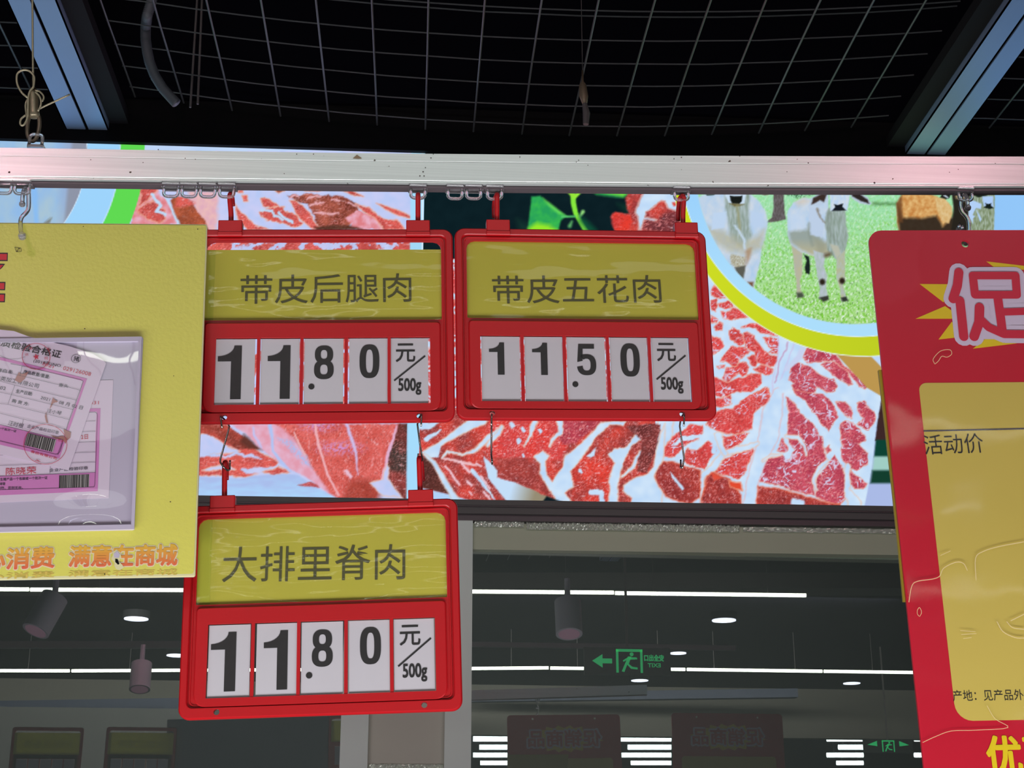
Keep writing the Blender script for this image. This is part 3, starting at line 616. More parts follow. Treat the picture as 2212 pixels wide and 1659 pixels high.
    P.poly(z([(780, 400), (1130, 440), (1160, 560), (1280, 740), (1000, 640), (780, 560)]), lean(C3(172, 66, 60), C3(150, 60, 58), 1.1, .7, 83), 3, .4)
    P.poly(z([(1480, 380), (1830, 400), (1780, 620), (1700, 800), (1420, 800), (1440, 640), (1410, 520)]), lean(C3(228, 66, 54), C3(170, 62, 58), 1.0, 1.0, 84), 2, .5)
    P.poly(z([(120, 375), (200, 420), (290, 600), (380, 720), (130, 660), (110, 500)]), lean(C3(96, 52, 46), C3(84, 46, 42), 1, .3, 85), 1.5, .1)
    P.poly(z([(100, 655), (380, 720), (560, 775), (560, 800), (60, 800)]), C3(176, 210, 248), 1.5)
    P.line(z([(130, 355), (250, 300), (360, 230), (450, 170), (560, 100), (640, 70)]), [4, 10, 12, 16, 22, 24], fat, 1.5, .3, ORG)
    P.poly(z([(130, 355), (290, 290), (270, 390), (200, 400)]), fat, 1.5, .2)
    P.line(z([(150, 370), (230, 440), (300, 560), (380, 700), (420, 760)]), [5, 9, 11, 12, 14], fat, 1.5, .2, C3(214, 196, 176))
    P.line(z([(130, 110), (190, 120), (260, 90)]), [22, 14, 6], fat, 2, .3); P.line(z([(165, 240), (200, 210), (290, 155)]), [10, 9, 3], fat, 1.5, .4)
    P.line(z([(300, 390), (340, 350), (480, 370), (560, 350), (640, 290), (720, 210), (820, 140)]), [5, 6, 4, 7, 9, 12, 8], fat, 1.5, .5, ORG)
    P.line(z([(300, 395), (420, 430), (520, 450), (600, 470)]), [3, 6, 6, 4], C3(236, 190, 196), 1.5, .6); P.line(z([(560, 510), (640, 600), (720, 700), (760, 760)]), [8, 9, 6, 3], fat, 1.5, .4)
    for a, b in (((400, 560), (450, 630)), ((520, 600), (560, 640)), ((640, 560), (720, 660)), ((540, 700), (560, 720)), ((660, 690), (720, 760)), ((330, 470), (400, 560)), ((600, 450), (640, 470)), ((470, 440), (540, 520))):
        P.line(z([a, b]), 4.5, C3(238, 200, 212), 1.6, .4)
    P.line(z([(690, 290), (740, 240), (800, 180), (820, 130)]), [6, 10, 10, 6], fat, 1.5, .4, ORG)
    P.line(z([(1020, 290), (1060, 210), (1090, 130), (1110, 80)]), [3, 6, 10, 10], fat, 1.5, .5, ORG); P.line(z([(1240, 300), (1270, 220), (1330, 180), (1330, 80)]), [4, 8, 10, 14], fat, 1.5, .5, ORG)
    for q in ((900, 110, 9), (1000, 150, 9), (960, 240, 8), (1000, 370, 6), (1150, 160, 8), (1500, 510, 7)): P.line(z([(q[0], q[1]), (q[0] + 8, q[1] + 16)]), q[2], fat, 1.5, .6)
    P.poly(z([(1100, 390), (1180, 340), (1235, 380), (1200, 430), (1210, 540), (1260, 610), (1340, 480), (1370, 380), (1480, 300), (1600, 180), (1680, 90), (1760, 80), (1900, 80), (1880, 120), (1760, 110), (1640, 220), (1560, 340), (1420, 520), (1450, 640), (1370, 700), (1430, 790), (1300, 780), (1210, 640), (1150, 540), (1150, 450)]), fat, 1.5, .4, ORG)
    P.poly(z([(1550, 390), (1640, 310), (1620, 380), (1590, 400)]), fat, 1.5, .3)
    P.poly(z([(1740, 370), (1800, 320), (1900, 300), (2000, 180), (2060, 170), (2050, 230), (1960, 280), (1900, 400), (1850, 520), (1830, 650), (1840, 790), (1740, 790), (1760, 690), (1750, 600), (1800, 440)]), fat, 1.5, .5, ORG)
    P.line(z([(1860, 560), (1960, 480), (2020, 350)]), [5, 8, 8], fat, 1.5, .4, ORG); P.line(z([(1600, 700), (1680, 700), (1700, 800)]), [14, 12, 12], fat, 1.5, .5)
    P.poly(z([(1880, 640), (1960, 580), (2080, 540), (2140, 480), (2160, 340), (2200, 180), (2240, 100), (2230, 400), (2140, 560), (2212, 700), (2212, 810), (1940, 810), (1950, 750), (1870, 690)]), fat, 1.5, .3, ORG)
    P.poly(z([(1900, 130), (2060, 100), (2200, 110), (2150, 350), (2080, 530), (1990, 520), (2000, 440), (2040, 240), (1980, 200)]), lean(C3(128, 56, 54), C3(104, 50, 50), 1.0, .8, 86), 2, .5)
    P.poly(z([(660, 380), (720, 440), (780, 510), (780, 570), (900, 600), (1100, 680), (1180, 720), (1290, 760), (1100, 800), (880, 800), (800, 700), (700, 570)]), lambda x, y: lerp(C3(196, 222, 248), C3(150, 140, 116), (x - 1105 + (y - 1055) * .3) / 55), 1.5, .25)
    P.poly(z([(1160, 800), (1210, 730), (1290, 760), (1400, 800)]), C3(14, 30, 36), 2)
    # right margin beyond the meat
    z = zt(1400, 740, 3.95)
    P.poly([(1797, 755), (1960, 700), (1990, 900), (1904, 856), (1873, 838)], C3(188, 150, 80), 1.2)
    P.poly([(1880, 768), (1960, 768), (1960, 850)], C3(190, 215, 250), 1.2)
    R = [(1904, 855), (3600, 855), (3600, 1120), (1862, 1120), (1875, 1056), (1884, 1006), (1892, 930)]
    P.poly(R, C3(170, 186, 230), 1.2)
    P.poly([(1904, 855), (3600, 850), (3600, 952), (1890, 952)], C3(62, 40, 40), 1.5, .2); P.poly([(1892, 950), (3600, 945), (3600, 986), (1888, 988)], C3(14, 66, 52), 2)
    P.poly([(1888, 986), (3600, 980), (3600, 1012), (1884, 1018)], C3(160, 205, 196), 3); P.poly([(1884, 1016), (3600, 1008), (3600, 1036), (1880, 1044)], C3(20, 62, 46), 3)
    # circle picture with rings
    def disc(q, e, c):
        t = np.clip((q[2] + e - np.hypot(X - q[0], Y - q[1])) / 1.6 + .5, 0, 1)[..., None]; P.c[:] = P.c * (1 - t) + c * t
    A, B, D = (1846, 355.8, 343.9), (1856, 338.7, 387.5), (1869.8, 350.3, 418.3)
    disc(D, 2, C3(225, 240, 230)); disc(D, 0, lerp(C3(206, 220, 36), C3(190, 206, 36), (X - 1500) / 400)); disc(B, 1.5, C3(226, 242, 255)); disc(B, 0, lerp(C3(156, 210, 252), C3(172, 222, 252), (Y - 420) / 200)); disc(A, 1.5, C3(176, 214, 232))
    # meadow
    h = np.clip((Y - 410) / 290, 0, 1)
    g = lerp(C3(156, 224, 178), C3(168, 216, 130), h)
    n = fbm(X / 5 + Y / 14, Y / 9, 90, 3); n2 = fbm(X / 5 - Y / 12, Y / 8, 91, 3); big = fbm(X / 60, Y / 50, 92, 2)
    g = lerp(g, C3(226, 244, 226), np.clip((n - .52) * 5, 0, 1) * (.35 + .55 * h)); g = lerp(g, C3(112, 196, 44), np.clip((n2 - .5) * 5, 0, 1) * (.1 + .75 * h) * (.5 + big))
    g = lerp(g, C3(78, 130, 60), np.clip((fbm(X / 4, Y / 6, 93, 2) - .66) * 6, 0, 1) * h * .8)
    t = np.clip((A[2] - np.hypot(X - A[0], Y - A[1])) / 1.6 + .5, 0, 1)[..., None]; keep = P.c.copy(); P.c[:] = g
    z = zt(1450, 380, 4.366)
    P.line(z([(1640, 200), (1400, 300), (1300, 330)]), 3, C3(130, 190, 140), 4, a=.5); P.poly(z([(1900, 250), (2120, 255), (2110, 275), (1900, 280)]), C3(70, 120, 60), 4, .5, a=.8)
    P.poly(z([(960, 100), (1065, 100), (1065, 300), (1080, 410), (1000, 430), (900, 440), (950, 390), (965, 300)]), lambda x, y: lerp(C3(76, 68, 66), C3(122, 116, 122), fbm(x / 3, y / 9, 94, 2)), 1.5, .2)
    P.poly(z([(1060, 130), (1400, 130), (1340, 180), (1200, 200), (1100, 185)]), lambda x, y: lerp(C3(50, 90, 60), C3(150, 215, 170), (fbm(x / 4, y / 4, 95, 2) - .35) * 4), 3, .6)
    WH = lambda x, y: lerp(C3(172, 202, 234), C3(206, 216, 228), fbm(x / 18, y / 26, 96, 3) * 1.3 - .1)
    GR = lambda x, y: lerp(C3(134, 152, 140), C3(172, 188, 190), fbm(x / 5, y / 22, 97, 2) * 1.4 - .2)
    WM = lambda x, y: lerp(C3(186, 182, 150), C3(176, 178, 170), fbm(x / 14, y / 14, 98, 2))
    # left cow
    P.poly(z([(240, 210), (330, 170), (420, 130), (700, 130), (820, 230), (890, 330), (915, 450), (880, 600), (850, 680), (840, 820), (800, 960), (775, 1060), (700, 1050), (560, 860), (440, 700), (330, 520), (260, 350)]), WH, 2, .2)
    P.poly(z([(500, 150), (740, 150), (730, 400), (760, 560), (700, 700), (560, 620), (540, 450), (510, 300)]), GR, 4, .3); P.poly(z([(320, 480), (480, 510), (700, 640), (880, 500), (850, 680), (780, 720), (700, 740), (560, 720), (430, 640)]), WM, 8, .5, a=.8)
    P.poly(z([(400, 350), (520, 340), (500, 490), (380, 510)]), C3(190, 212, 238), 2, .2); P.poly(z([(740, 330), (870, 350), (880, 480), (760, 500)]), C3(186, 208, 236), 4, .3)
    P.poly(z([(500, 110), (720, 110), (700, 200), (690, 260), (610, 290), (540, 250), (510, 190)]), C3(200, 220, 240), 1.5); P.poly(z([(550, 185), (590, 190), (650, 190), (670, 185), (665, 240), (640, 265), (575, 262), (560, 230)]), C3(24, 28, 26), 1.2, .1)
    P.poly(z([(545, 258), (690, 268), (640, 285), (600, 290)]), C3(110, 100, 60), 2); P.line(z([(315, 150), (340, 180), (400, 175), (440, 145)]), 3, C3(50, 70, 56), 1.2); P.line(z([(800, 150), (880, 175), (915, 170), (900, 145)]), 3.5, C3(110, 84, 78), 1.4)
    P.line(z([(620, 280), (640, 420), (650, 560)]), [4, 6, 4], C3(150, 150, 110), 3, .3, a=.8); P.line(z([(600, 470), (690, 600), (700, 700)]), 5, C3(196, 216, 236), 2.5, .4)
    P.poly(z([(560, 740), (700, 760), (690, 880), (640, 900), (560, 820)]), lambda x, y: lerp(C3(150, 140, 110), C3(210, 216, 210), fbm(x / 4, y / 4, 99, 2)), 2, .5); P.poly(z([(600, 860), (700, 850), (680, 980), (620, 920)]), C3(92, 92, 84), 2, .2)
    P.poly(z([(720, 1000), (775, 1000), (770, 1050), (740, 1045)]), C3(120, 88, 66), 2.5); P.poly(z([(700, 700), (760, 680), (740, 780), (700, 850)]), C3(168, 130, 96), 4, .3, a=.7)
    P.poly(z([(505, 120), (520, 0), (560, -60), (660, -60), (700, 0), (718, 120)]), WH, 1.5); P.poly(z([(430, 150), (330, 110), (400, 40), (520, 60), (510, 120)]), C3(186, 204, 224), 1.5); P.poly(z([(710, 120), (720, 60), (820, 50), (900, 120), (880, 160), (790, 150)]), C3(186, 204, 224), 1.5)
    for q in ((548, 10), (672, 10)): P.line([z([q])[0], z([(q[0] + 8, q[1] + 4)])[0]], 3.5, C3(30, 30, 30), 1)
    # middle cow
    P.poly(z([(1250, 740), (1300, 760), (1310, 880), (1300, 930), (1265, 915), (1255, 860), (1275, 800)]), C3(24, 36, 34), 1.5, .2)
    P.poly(z([(1130, 640), (1240, 660), (1235, 800), (1235, 920), (1215, 980), (1220, 1080), (1250, 1130), (1185, 1150), (1180, 1000), (1160, 880), (1150, 760)]), WM, 1.5, .1)
    P.poly(z([(1180, 1100), (1235, 1100), (1252, 1140), (1190, 1150)]), C3(70, 80, 64), 2.5, .2)
    P.poly(z([(1100, 330), (1150, 250), (1250, 205), (1330, 215), (1480, 200), (1480, 350), (1560, 600), (1480, 760), (1330, 750), (1220, 720), (1130, 650), (1100, 560), (1090, 430)]), WH, 1.8, .2)
    P.poly(z([(1170, 240), (1260, 205), (1310, 240), (1200, 290)]), C3(212, 198, 180), 6, .3, a=.7); P.poly(z([(1110, 530), (1300, 500), (1460, 620), (1560, 640), (1480, 740), (1330, 740), (1220, 700), (1130, 630)]), lambda x, y: lerp(C3(146, 158, 150), C3(190, 178, 134), (y - 515) / 40), 5, .4, a=.9)
    P.poly(z([(1480, 300), (1640, 320), (1650, 450), (1670, 560), (1640, 720), (1560, 800), (1470, 700), (1460, 520), (1440, 450)]), GR, 2, .2)
    P.line(z([(1490, 350), (1470, 480), (1560, 620)]), [8, 5, 3], C3(116, 128, 118), 5, .5, a=.6); P.poly(z([(1290, 290), (1400, 300), (1440, 460), (1420, 580), (1310, 550)]), C3(188, 206, 230), 1.5, .3); P.line(z([(1300, 450), (1315, 600), (1330, 660)]), [5, 4, 2], C3(130, 142, 132), 4, .5, a=.7); P.poly(z([(1110, 380), (1200, 330), (1260, 420), (1240, 500), (1130, 520)]), C3(196, 214, 238), 7, .5, a=.7); P.poly(z([(1330, 560), (1460, 640), (1450, 760), (1380, 740)]), C3(150, 152, 132), 6, .5, a=.6)
    P.line(z([(1380, 310), (1410, 400), (1440, 440)]), [4, 3, 2], C3(120, 104, 80), 2.5, .5, a=.8)
    P.poly(z([(1340, 700), (1450, 740), (1440, 850), (1470, 940), (1460, 1030), (1480, 1160), (1390, 1165), (1400, 1060), (1380, 960)]), lambda x, y: lerp(C3(164, 184, 176), C3(190, 196, 214), fbm(x / 6, y / 14, 100, 2)), 1.5, .1)
    P.poly(z([(1560, 780), (1640, 700), (1640, 860), (1640, 960), (1620, 1040), (1660, 1170), (1600, 1180), (1590, 1060), (1555, 960)]), lambda x, y: lerp(C3(180, 180, 140), C3(176, 190, 190), fbm(x / 6, y / 14, 101, 2)), 1.5, .1)
    for a in ((1425, 1000), (1612, 990)): P.poly([(z([a])[0][0] + 6.5 * math.cos(q), z([a])[0][1] + 7 * math.sin(q)) for q in np.linspace(0, 6.28, 9)[:-1]], C3(44, 34, 26), 2.5)
    P.poly(z([(1390, 1150), (1480, 1130), (1485, 1170), (1430, 1190)]), C3(56, 58, 52), 2, .3); P.poly(z([(1600, 1150), (1650, 1140), (1670, 1180), (1610, 1190)]), C3(50, 54, 50), 2, .3)
    P.poly(z([(1500, 640), (1560, 790), (1600, 730), (1580, 660)]), C3(184, 186, 170), 2, .3); P.line(z([(1460, 750), (1490, 740)]), 9, C3(104, 92, 70), 4)
    P.poly(z([(1290, 290), (1320, 210), (1400, 160), (1480, 150), (1480, 240), (1400, 280)]), C3(186, 204, 226), 1.4); P.poly(z([(1320, 270), (1340, 210), (1420, 170), (1470, 175), (1440, 250), (1400, 230)]), C3(60, 46, 42), 1.8, .3)
    P.poly(z([(1680, 150), (1780, 160), (1850, 200), (1890, 265), (1870, 275), (1780, 260), (1700, 210)]), C3(180, 198, 214), 1.4); P.poly(z([(1690, 155), (1780, 170), (1850, 220), (1870, 265), (1780, 235), (1710, 195)]), C3(46, 38, 38), 1.6, .2)
    P.poly(z([(1480, 120), (1690, 120), (1680, 220), (1660, 330), (1620, 320), (1500, 330), (1500, 230)]), lambda x, y: lerp(C3(180, 208, 242), C3(214, 222, 228), fbm(x / 6, y / 10, 102, 2)), 1.5); P.poly(z([(1535, 265), (1570, 275), (1600, 265), (1620, 262), (1615, 290), (1650, 325), (1580, 330), (1515, 330), (1545, 295)]), C3(24, 28, 34), 1.2)
    P.poly(z([(1482, 125), (1490, 30), (1530, -30), (1630, -30), (1675, 30), (1690, 125)]), WH, 1.5)
    for q in ((1520, 40), (1640, 40)): P.line([z([q])[0], z([(q[0] + 8, q[1] + 4)])[0]], 3.5, C3(30, 30, 30), 1)
    # brown cow, far cow, right
    z = zt(2000, 380, 9.217)
    P.poly([(1936, 440), (1950, 417), (1990, 414), (2024, 424), (2050, 440), (2058, 480), (2052, 520), (1945, 520), (1938, 480)], lambda x, y: lerp(C3(198, 134, 70), C3(226, 184, 120), fbm(x / 10, y / 10, 103, 2) * 1.6 - .3), 2, .2)
    P.poly([(1938, 440), (1950, 470), (1990, 472), (2024, 466), (2036, 490), (2056, 470), (2066, 430), (2100, 420), (2100, 530), (1945, 530)], C3(44, 36, 30), 4, .2, a=.92)
    P.poly([(1936, 440), (1948, 420), (1950, 480), (1942, 480)], C3(110, 70, 40), 3, a=.8)
    P.poly(z([(190, 440), (370, 440), (520, 620), (530, 740), (460, 950), (310, 880), (200, 620)]), lambda x, y: lerp(C3(210, 168, 104), C3(226, 200, 150), fbm(x / 6, y / 8, 104, 2)), 1.5, .1)
    P.poly(z([(500, 260), (900, 260), (850, 700), (830, 1100), (500, 1100), (560, 700)]), C3(40, 36, 30), 2); P.poly(z([(590, 330), (820, 330), (780, 440), (700, 460), (600, 440)]), C3(206, 180, 130), 4, .2)
    P.poly(z([(280, 430), (360, 310), (520, 300), (470, 440), (400, 465)]), C3(30, 34, 30), 1.3); P.poly(z([(345, 390), (390, 380), (450, 430), (430, 445)]), C3(200, 214, 230), 1.2)
    P.poly(z([(880, 320), (1380, 320), (1390, 1100), (890, 1100), (840, 800), (870, 500)]), lambda x, y: lerp(C3(112, 128, 90), C3(170, 186, 170), fbm(x / 3, y / 12, 105, 2) * 1.4 - .2), 1.5)
    P.poly(z([(870, 480), (980, 500), (1110, 560), (1100, 660), (1000, 640), (930, 780), (980, 800), (940, 850), (940, 950), (850, 800)]), C3(178, 208, 246), 1.3); P.poly(z([(1000, 670), (1060, 760), (1110, 860), (1080, 920), (1040, 800)]), C3(178, 208, 246), 1.2)
    P.poly(z([(900, 320), (1220, 320), (1225, 390), (1140, 410), (1040, 430), (940, 380)]), C3(26, 34, 26), 1.2); P.poly(z([(1120, 410), (1340, 400), (1350, 620), (1150, 600)]), C3(174, 204, 246), 1.5); P.poly(z([(1180, 540), (1240, 560), (1300, 545), (1300, 590), (1350, 640), (1270, 660), (1150, 630), (1200, 590)]), C3(20, 30, 26), 1)
    P.poly([(2151, 380), (3600, 380), (3600, 560), (2146, 560)], C3(150, 202, 250), 1.2)
    P.c[:] = keep * (1 - t) + P.c * t
    P.poly([(2151, 380), (3600, 380), (3600, 760), (2146, 560)], C3(146, 198, 248), 1.2)
    P.poly([(2151, 230), (3600, 230), (3600, 862), (2148, 862)], lambda x, y: lerp(C3(146, 198, 248), C3(150, 202, 250), (x - 2150) / 300), 1.2)
    return P

# ------------------------------------------------------------------ room shell
def slab(name, x0, x1, y0, y1, z0, z1, m, **p):
    mb = MB(); mb.box(x0, x1, y0, y1, z0, z1); o = mb.build(name, m); struct(o)
    for k, v in p.items(): o[k] = v
    return o
M['floor'] = mat('shop_floor_tiles', rgb(120, 120, 118), 0.35); M['wall'] = mat('grey_wall_paint', rgb(110, 112, 110), 0.7); M['wallin'] = mat('prep_room_wall', rgb(90, 92, 90), 0.7)
slab('floor', -16, 16, -42, 7, -0.1, 0, M['floor']); slab('ceiling', -16, 16, -42, 7, 4.8, 4.9, M['ceil'])
slab('wall_back', -16, 16, -42.1, -42, 0, 4.8, M['wall']); slab('wall_left', -16.1, -16, -42, 7, 0, 4.8, M['wall']); slab('wall_right', 16, 16.1, -42, 7, 0, 4.8, M['wall'])
slab('wall_front', -16, 16, 7, 7.1, 0, 4.8, M['wallin'])

# ------------------------------------------------------------------ lightboxes
def led_mat():
    m = bpy.data.materials.new('lightbox_picture'); m.use_nodes = True; nt = m.node_tree; nt.nodes.remove(nt.nodes['Principled BSDF'])
    a = nt.nodes.new('ShaderNodeAttribute'); a.attribute_name = 'picture'; e = nt.nodes.new('ShaderNodeEmission'); e.inputs['Strength'].default_value = 1.0
    nt.links.new(a.outputs['Color'], e.inputs[0]); nt.links.new(e.outputs[0], nt.nodes['Material Output'].inputs[0]); return m
MLED = led_mat(); ZL0, ZL1 = 2.487, 3.434
def lightbox(x0, x1, paint, label):
    t = thing('lightbox', label, 'lightbox', loc=((x0 + x1) / 2, YW, ZL0))
    st = 0.0027; nx = int((x1 - x0) / st) + 1; nz = int((ZL1 - ZL0) / st) + 1
    xs = np.linspace(x0, x1, nx); zs = np.linspace(ZL0, ZL1, nz); Xw, Zw = np.meshgrid(xs, zs)
    d = np.stack([Xw, np.full_like(Xw, YW), Zw - 1.6], -1); zc = d @ FW
    P = Paint(CX + F * (d @ RT) / zc, CY - F * (d @ UP) / zc); paint(P)
    co = np.stack([Xw - t.location[0], np.zeros_like(Xw), Zw - ZL0], -1).reshape(-1, 3).astype(np.float32)
    me = bpy.data.meshes.new('picture_panel'); n = nx * nz; me.vertices.add(n); me.vertices.foreach_set('co', co.ravel())
    i = np.arange(n).reshape(nz, nx); q = np.stack([i[:-1, :-1], i[:-1, 1:], i[1:, 1:], i[1:, :-1]], -1).reshape(-1, 4)
    me.loops.add(q.size); me.loops.foreach_set('vertex_index', q.ravel().astype(np.int32)); me.polygons.add(len(q))
    me.polygons.foreach_set('loop_start', np.arange(0, q.size, 4, dtype=np.int32))
    me.update(calc_edges=True); at = me.color_attributes.new('picture', 'FLOAT_COLOR', 'POINT')
    c = np.ones((n, 4), np.float32); c[:, :3] = s2l(np.clip(P.c.reshape(-1, 3), 0, 1)); at.data.foreach_set('color', c.ravel()); me.materials.append(MLED)
    o = bpy.data.objects.new('picture_panel', me); COL.objects.link(o); o.parent = t
    mb = MB(); mb.box(x0 + .001 - t.location[0], x1 - .001 - t.location[0], 0.002, 0.09, 0, ZL1 - ZL0); mb.build('housing', M['darker'], t)
    return t
lightbox(-1.8, 0.0, lambda P: (art_left(P), ring_left(P)), 'backlit picture panel of pink pork cuts and a green ring, left of the pale seam')
lightbox(0.0, 2.1, art_right, 'backlit picture panel of white cattle on grass above marbled red steaks')
for n, a in enumerate(((YW - .015, YW + .03, 3.434, 3.56, 'darker'), (YW - .012, YW + .035, 2.452, 2.487, 'dark'), (YW - .002, YW + .035, 2.437, 2.452, 'lip'))):
    slab('trim_%d' % (n + 1), -3, 3.2, a[0], a[1], a[2], a[3], M[a[4]])
slab('trim_4', -3, 3.2, YW - .018, YW - .012, 2.4685, 2.4705, M['lip'])
slab('trim_5', -3, 3.2, YW + .01, YW + .1, 3.56, 4.8, M['ceil'])
# window wall under the lightboxes
o = MB(); o.box(-0.003, 3.06, 0, .04, -.034, .032); t = o.build('steel_header', M['steel2'], loc=(.138, YG - .02, 2.402)); tag(t, 'horizontal dull steel band across the window under the right picture panel', 'beam')
o = MB(); o.box(-2.6, 0, 0, .04, -.034, .034); t = o.build('steel_header', M['steel2'], loc=(-.17, YG - .02, 2.402)); tag(t, 'horizontal steel band over the left window, behind the yellow board', 'beam')
for i, (x0, x1, lab) in enumerate(((.0727, .1355, 'upright brushed steel post beside the lowest price sign, right of the beige panel'), (-.1706, -.1059, 'upright steel post below the lowest price sign, left of the beige panel'))):
    o = MB(); o.box(-(x1 - x0) / 2, (x1 - x0) / 2, 0, .06, -2.437, 0, ) ; t = o.build('steel_post', M['steel'], loc=((x0 + x1) / 2, YG - .035, 2.437)); tag(t, lab, 'post')
M['beige'] = mat('beige_infill_panel', rgb(208, 204, 190), 0.4, noise=0.06, nscale=5)
o = MB(); o.box(-.0893, .0893, 0, .02, -2.437, 0); t = o.build('infill_panel', M['beige'], loc=(-.0166, YG - .01, 2.437)); tag(t, 'greyish beige panel set between the two steel posts', 'panel')
for n, (x0, x1) in enumerate(((-2.7, -.1706), (.1355, 3.1))):
    o = MB(); yy = lambda x, z_: YG + .0212 * x + .0070 * (z_ - 2); o.add([(x, yy(x, z_) + e, z_) for e in (0, .004) for x, z_ in ((x0, .9), (x1, .9), (x1, 2.437), (x0, 2.437))], [(0, 1, 2, 3), (4, 7, 6, 5), (0, 4, 5, 1), (1, 5, 6, 2), (2, 6, 7, 3), (3, 7, 4, 0)]); t = struct(o.build('window_%d' % (n + 1), M['glass']))
# crumpled silver film along the top of the right window
def crumple(x0, x1, z0, z1, y, nx, nz, amp, name, m, label, cat):
    mb = MB(); vs = []; fs = []
    for j in range(nz + 1):
        for i in range(nx + 1):
            vs.append((x0 + (x1 - x0) * i / nx, y - amp * rng.rand(), z0 + (z1 - z0) * j / nz + (rng.rand() - .5) * .002))
    for j in range(nz):
        for i in range(nx):
            a = j * (nx + 1) + i; fs.append((a, a + 1, a + nx + 2, a + nx + 1))
    mb.add(vs, fs); o = mb.build(name, m); tag(o, label, cat); return o
M['foil'] = mat('silver_film', rgb(232, 238, 224), 0.25, metal=0.3, bump=0.8, bscale=160)
t = crumple(.14, .262, 2.424, 2.437, YG - .024, 40, 4, .003, 'film_strip', M['foil'], 'short torn end of silver film above the steel band near the post', 'film strip')
t = crumple(.268, .80, 2.419, 2.436, YG - .024, 190, 5, .005, 'film_strip', M['foil'], 'long glittering crumpled silver film along the top of the steel band', 'film strip')
t = crumple(.81, 1.5, 2.421, 2.433, YG - .024, 90, 4, .002, 'film_strip', M['foil'], 'smoother grey film strip above the steel band, nearest the red promotion board', 'film strip')

zz_ = on_y(880, 1655, YG - .01)[2]; crumple(-.104, .071, zz_ - .012, zz_ + .004, YG - .014, 60, 5, .004, 'film_strip', M['foil'], 'glittering crumpled film at the very bottom, between the two steel posts', 'film strip')

# ------------------------------------------------------------------ ceiling beams and wire mesh
ZB = 3.467
def beam(x0, x1, side, label):
    t = thing('ceiling_beam', label, 'beam', loc=(x0, 3.6, ZB)); L0, L1 = -5.0, 0.005; xm = (x0 + x1) / 2 - x0; wd = x1 - x0
    mb = MB(); mb.box(0, xm - .004, L0, L1, 0, .004); mb.box(0, .003, L0, L1, 0, .03); mb.build('flange', M['beam'], t)
    mb = MB(); mb.box(xm + .004, wd, L0, L1, 0, .004); mb.box(wd - .003, wd, L0, L1, 0, .03); mb.build('flange', M['beam'], t)
    mb = MB(); mb.box(xm - .02, xm + .02, L0, L1, .02, .06); mb.build('slot', M['darker'], t)
    mb = MB(); a = (wd + .002, wd + .05) if side > 0 else (-.05, -.002); mb.box(a[0], a[1], L0, L1, .02, .05); mb.build('side_angle', M['darkangle'], t)
    return t
M['darkangle'] = mat('dark_side_angle', rgb(36, 34, 38), 0.8, spec=.2)
beam(-.941, -.8305, 1, 'grey double steel ceiling beam at upper left with a dark slot, beside the hanging cable'); beam(1.300, 1.412, -1, 'grey double steel ceiling beam at upper right, tinted green at its lower end')
def mesh_z(X): return 3.490 + .075 * min(1.0, ((X - .30) / 1.05) ** 2)
xk0 = on_z(214, 0, 3.555)[0]; dx = (on_z(947, 0, 3.49)[0] - on_z(703, 0, 3.5)[0]) / 2
ys = [on_z(1075, q, 3.49)[1] for q in (27, 84, 134, 183, 229, 270)]; dy = (ys[-1] - ys[1]) / 4
def mesh_panel(xa, xb, ks, label):
    t = thing('wire_mesh_panel', label, 'wire mesh', loc=((xa + xb) / 2, 2.0, 3.5)); ox, oy, oz = t.location
    zf = mesh_z if xa > -.9 and xb < 1.4 else (lambda X: 3.55)
    for X in ks:
        if not xa < X < xb: continue
        n = 14; mb = MB(); j = rng.rand(n + 1, 2)
        mb.tube([(X - ox + (j[i, 0] - .5) * .002, -1.6 - oy + (3.6 + 1.6) * i / n, zf(X) - oz + (j[i, 1] - .5) * .003) for i in range(n + 1)], .0027, 6); mb.build('wire', M['wire'], t)
    for i in range(-8, 6):
        Y = ys[1] + dy * (i - 0) if i > 0 else ys[1] + dy * i
        if Y > 3.61: continue
        n = 18; mb = MB(); j = rng.rand(n + 1)
        mb.tube([(xa + (xb - xa) * k / n - ox, Y - oy, zf(xa + (xb - xa) * k / n) + .004 - oz + (j[k] - .5) * .002) for k in range(n + 1)], .0019, 6); mb.build('wire', M['wire'], t)
        if i == 0:
            mb = MB(); mb.tube([(xa + (xb - xa) * k / n - ox, Y - dy - .022 - oy, zf(xa + (xb - xa) * k / n) + .004 - oz) for k in range(n + 1)], .0019, 6); mb.build('wire', M['wire'], t)
    return t
ks = [xk0 + dx * k for k in range(-14, 24)]
mesh_panel(-.775, 1.245, ks, 'sagging black wire mesh ceiling panel between the two grey beams'); mesh_panel(-2.8, -.945, ks, 'black wire mesh ceiling panel left of the left beam, behind the hanging cable'); mesh_panel(1.415, 3.2, ks, 'black wire mesh ceiling panel right of the right beam')
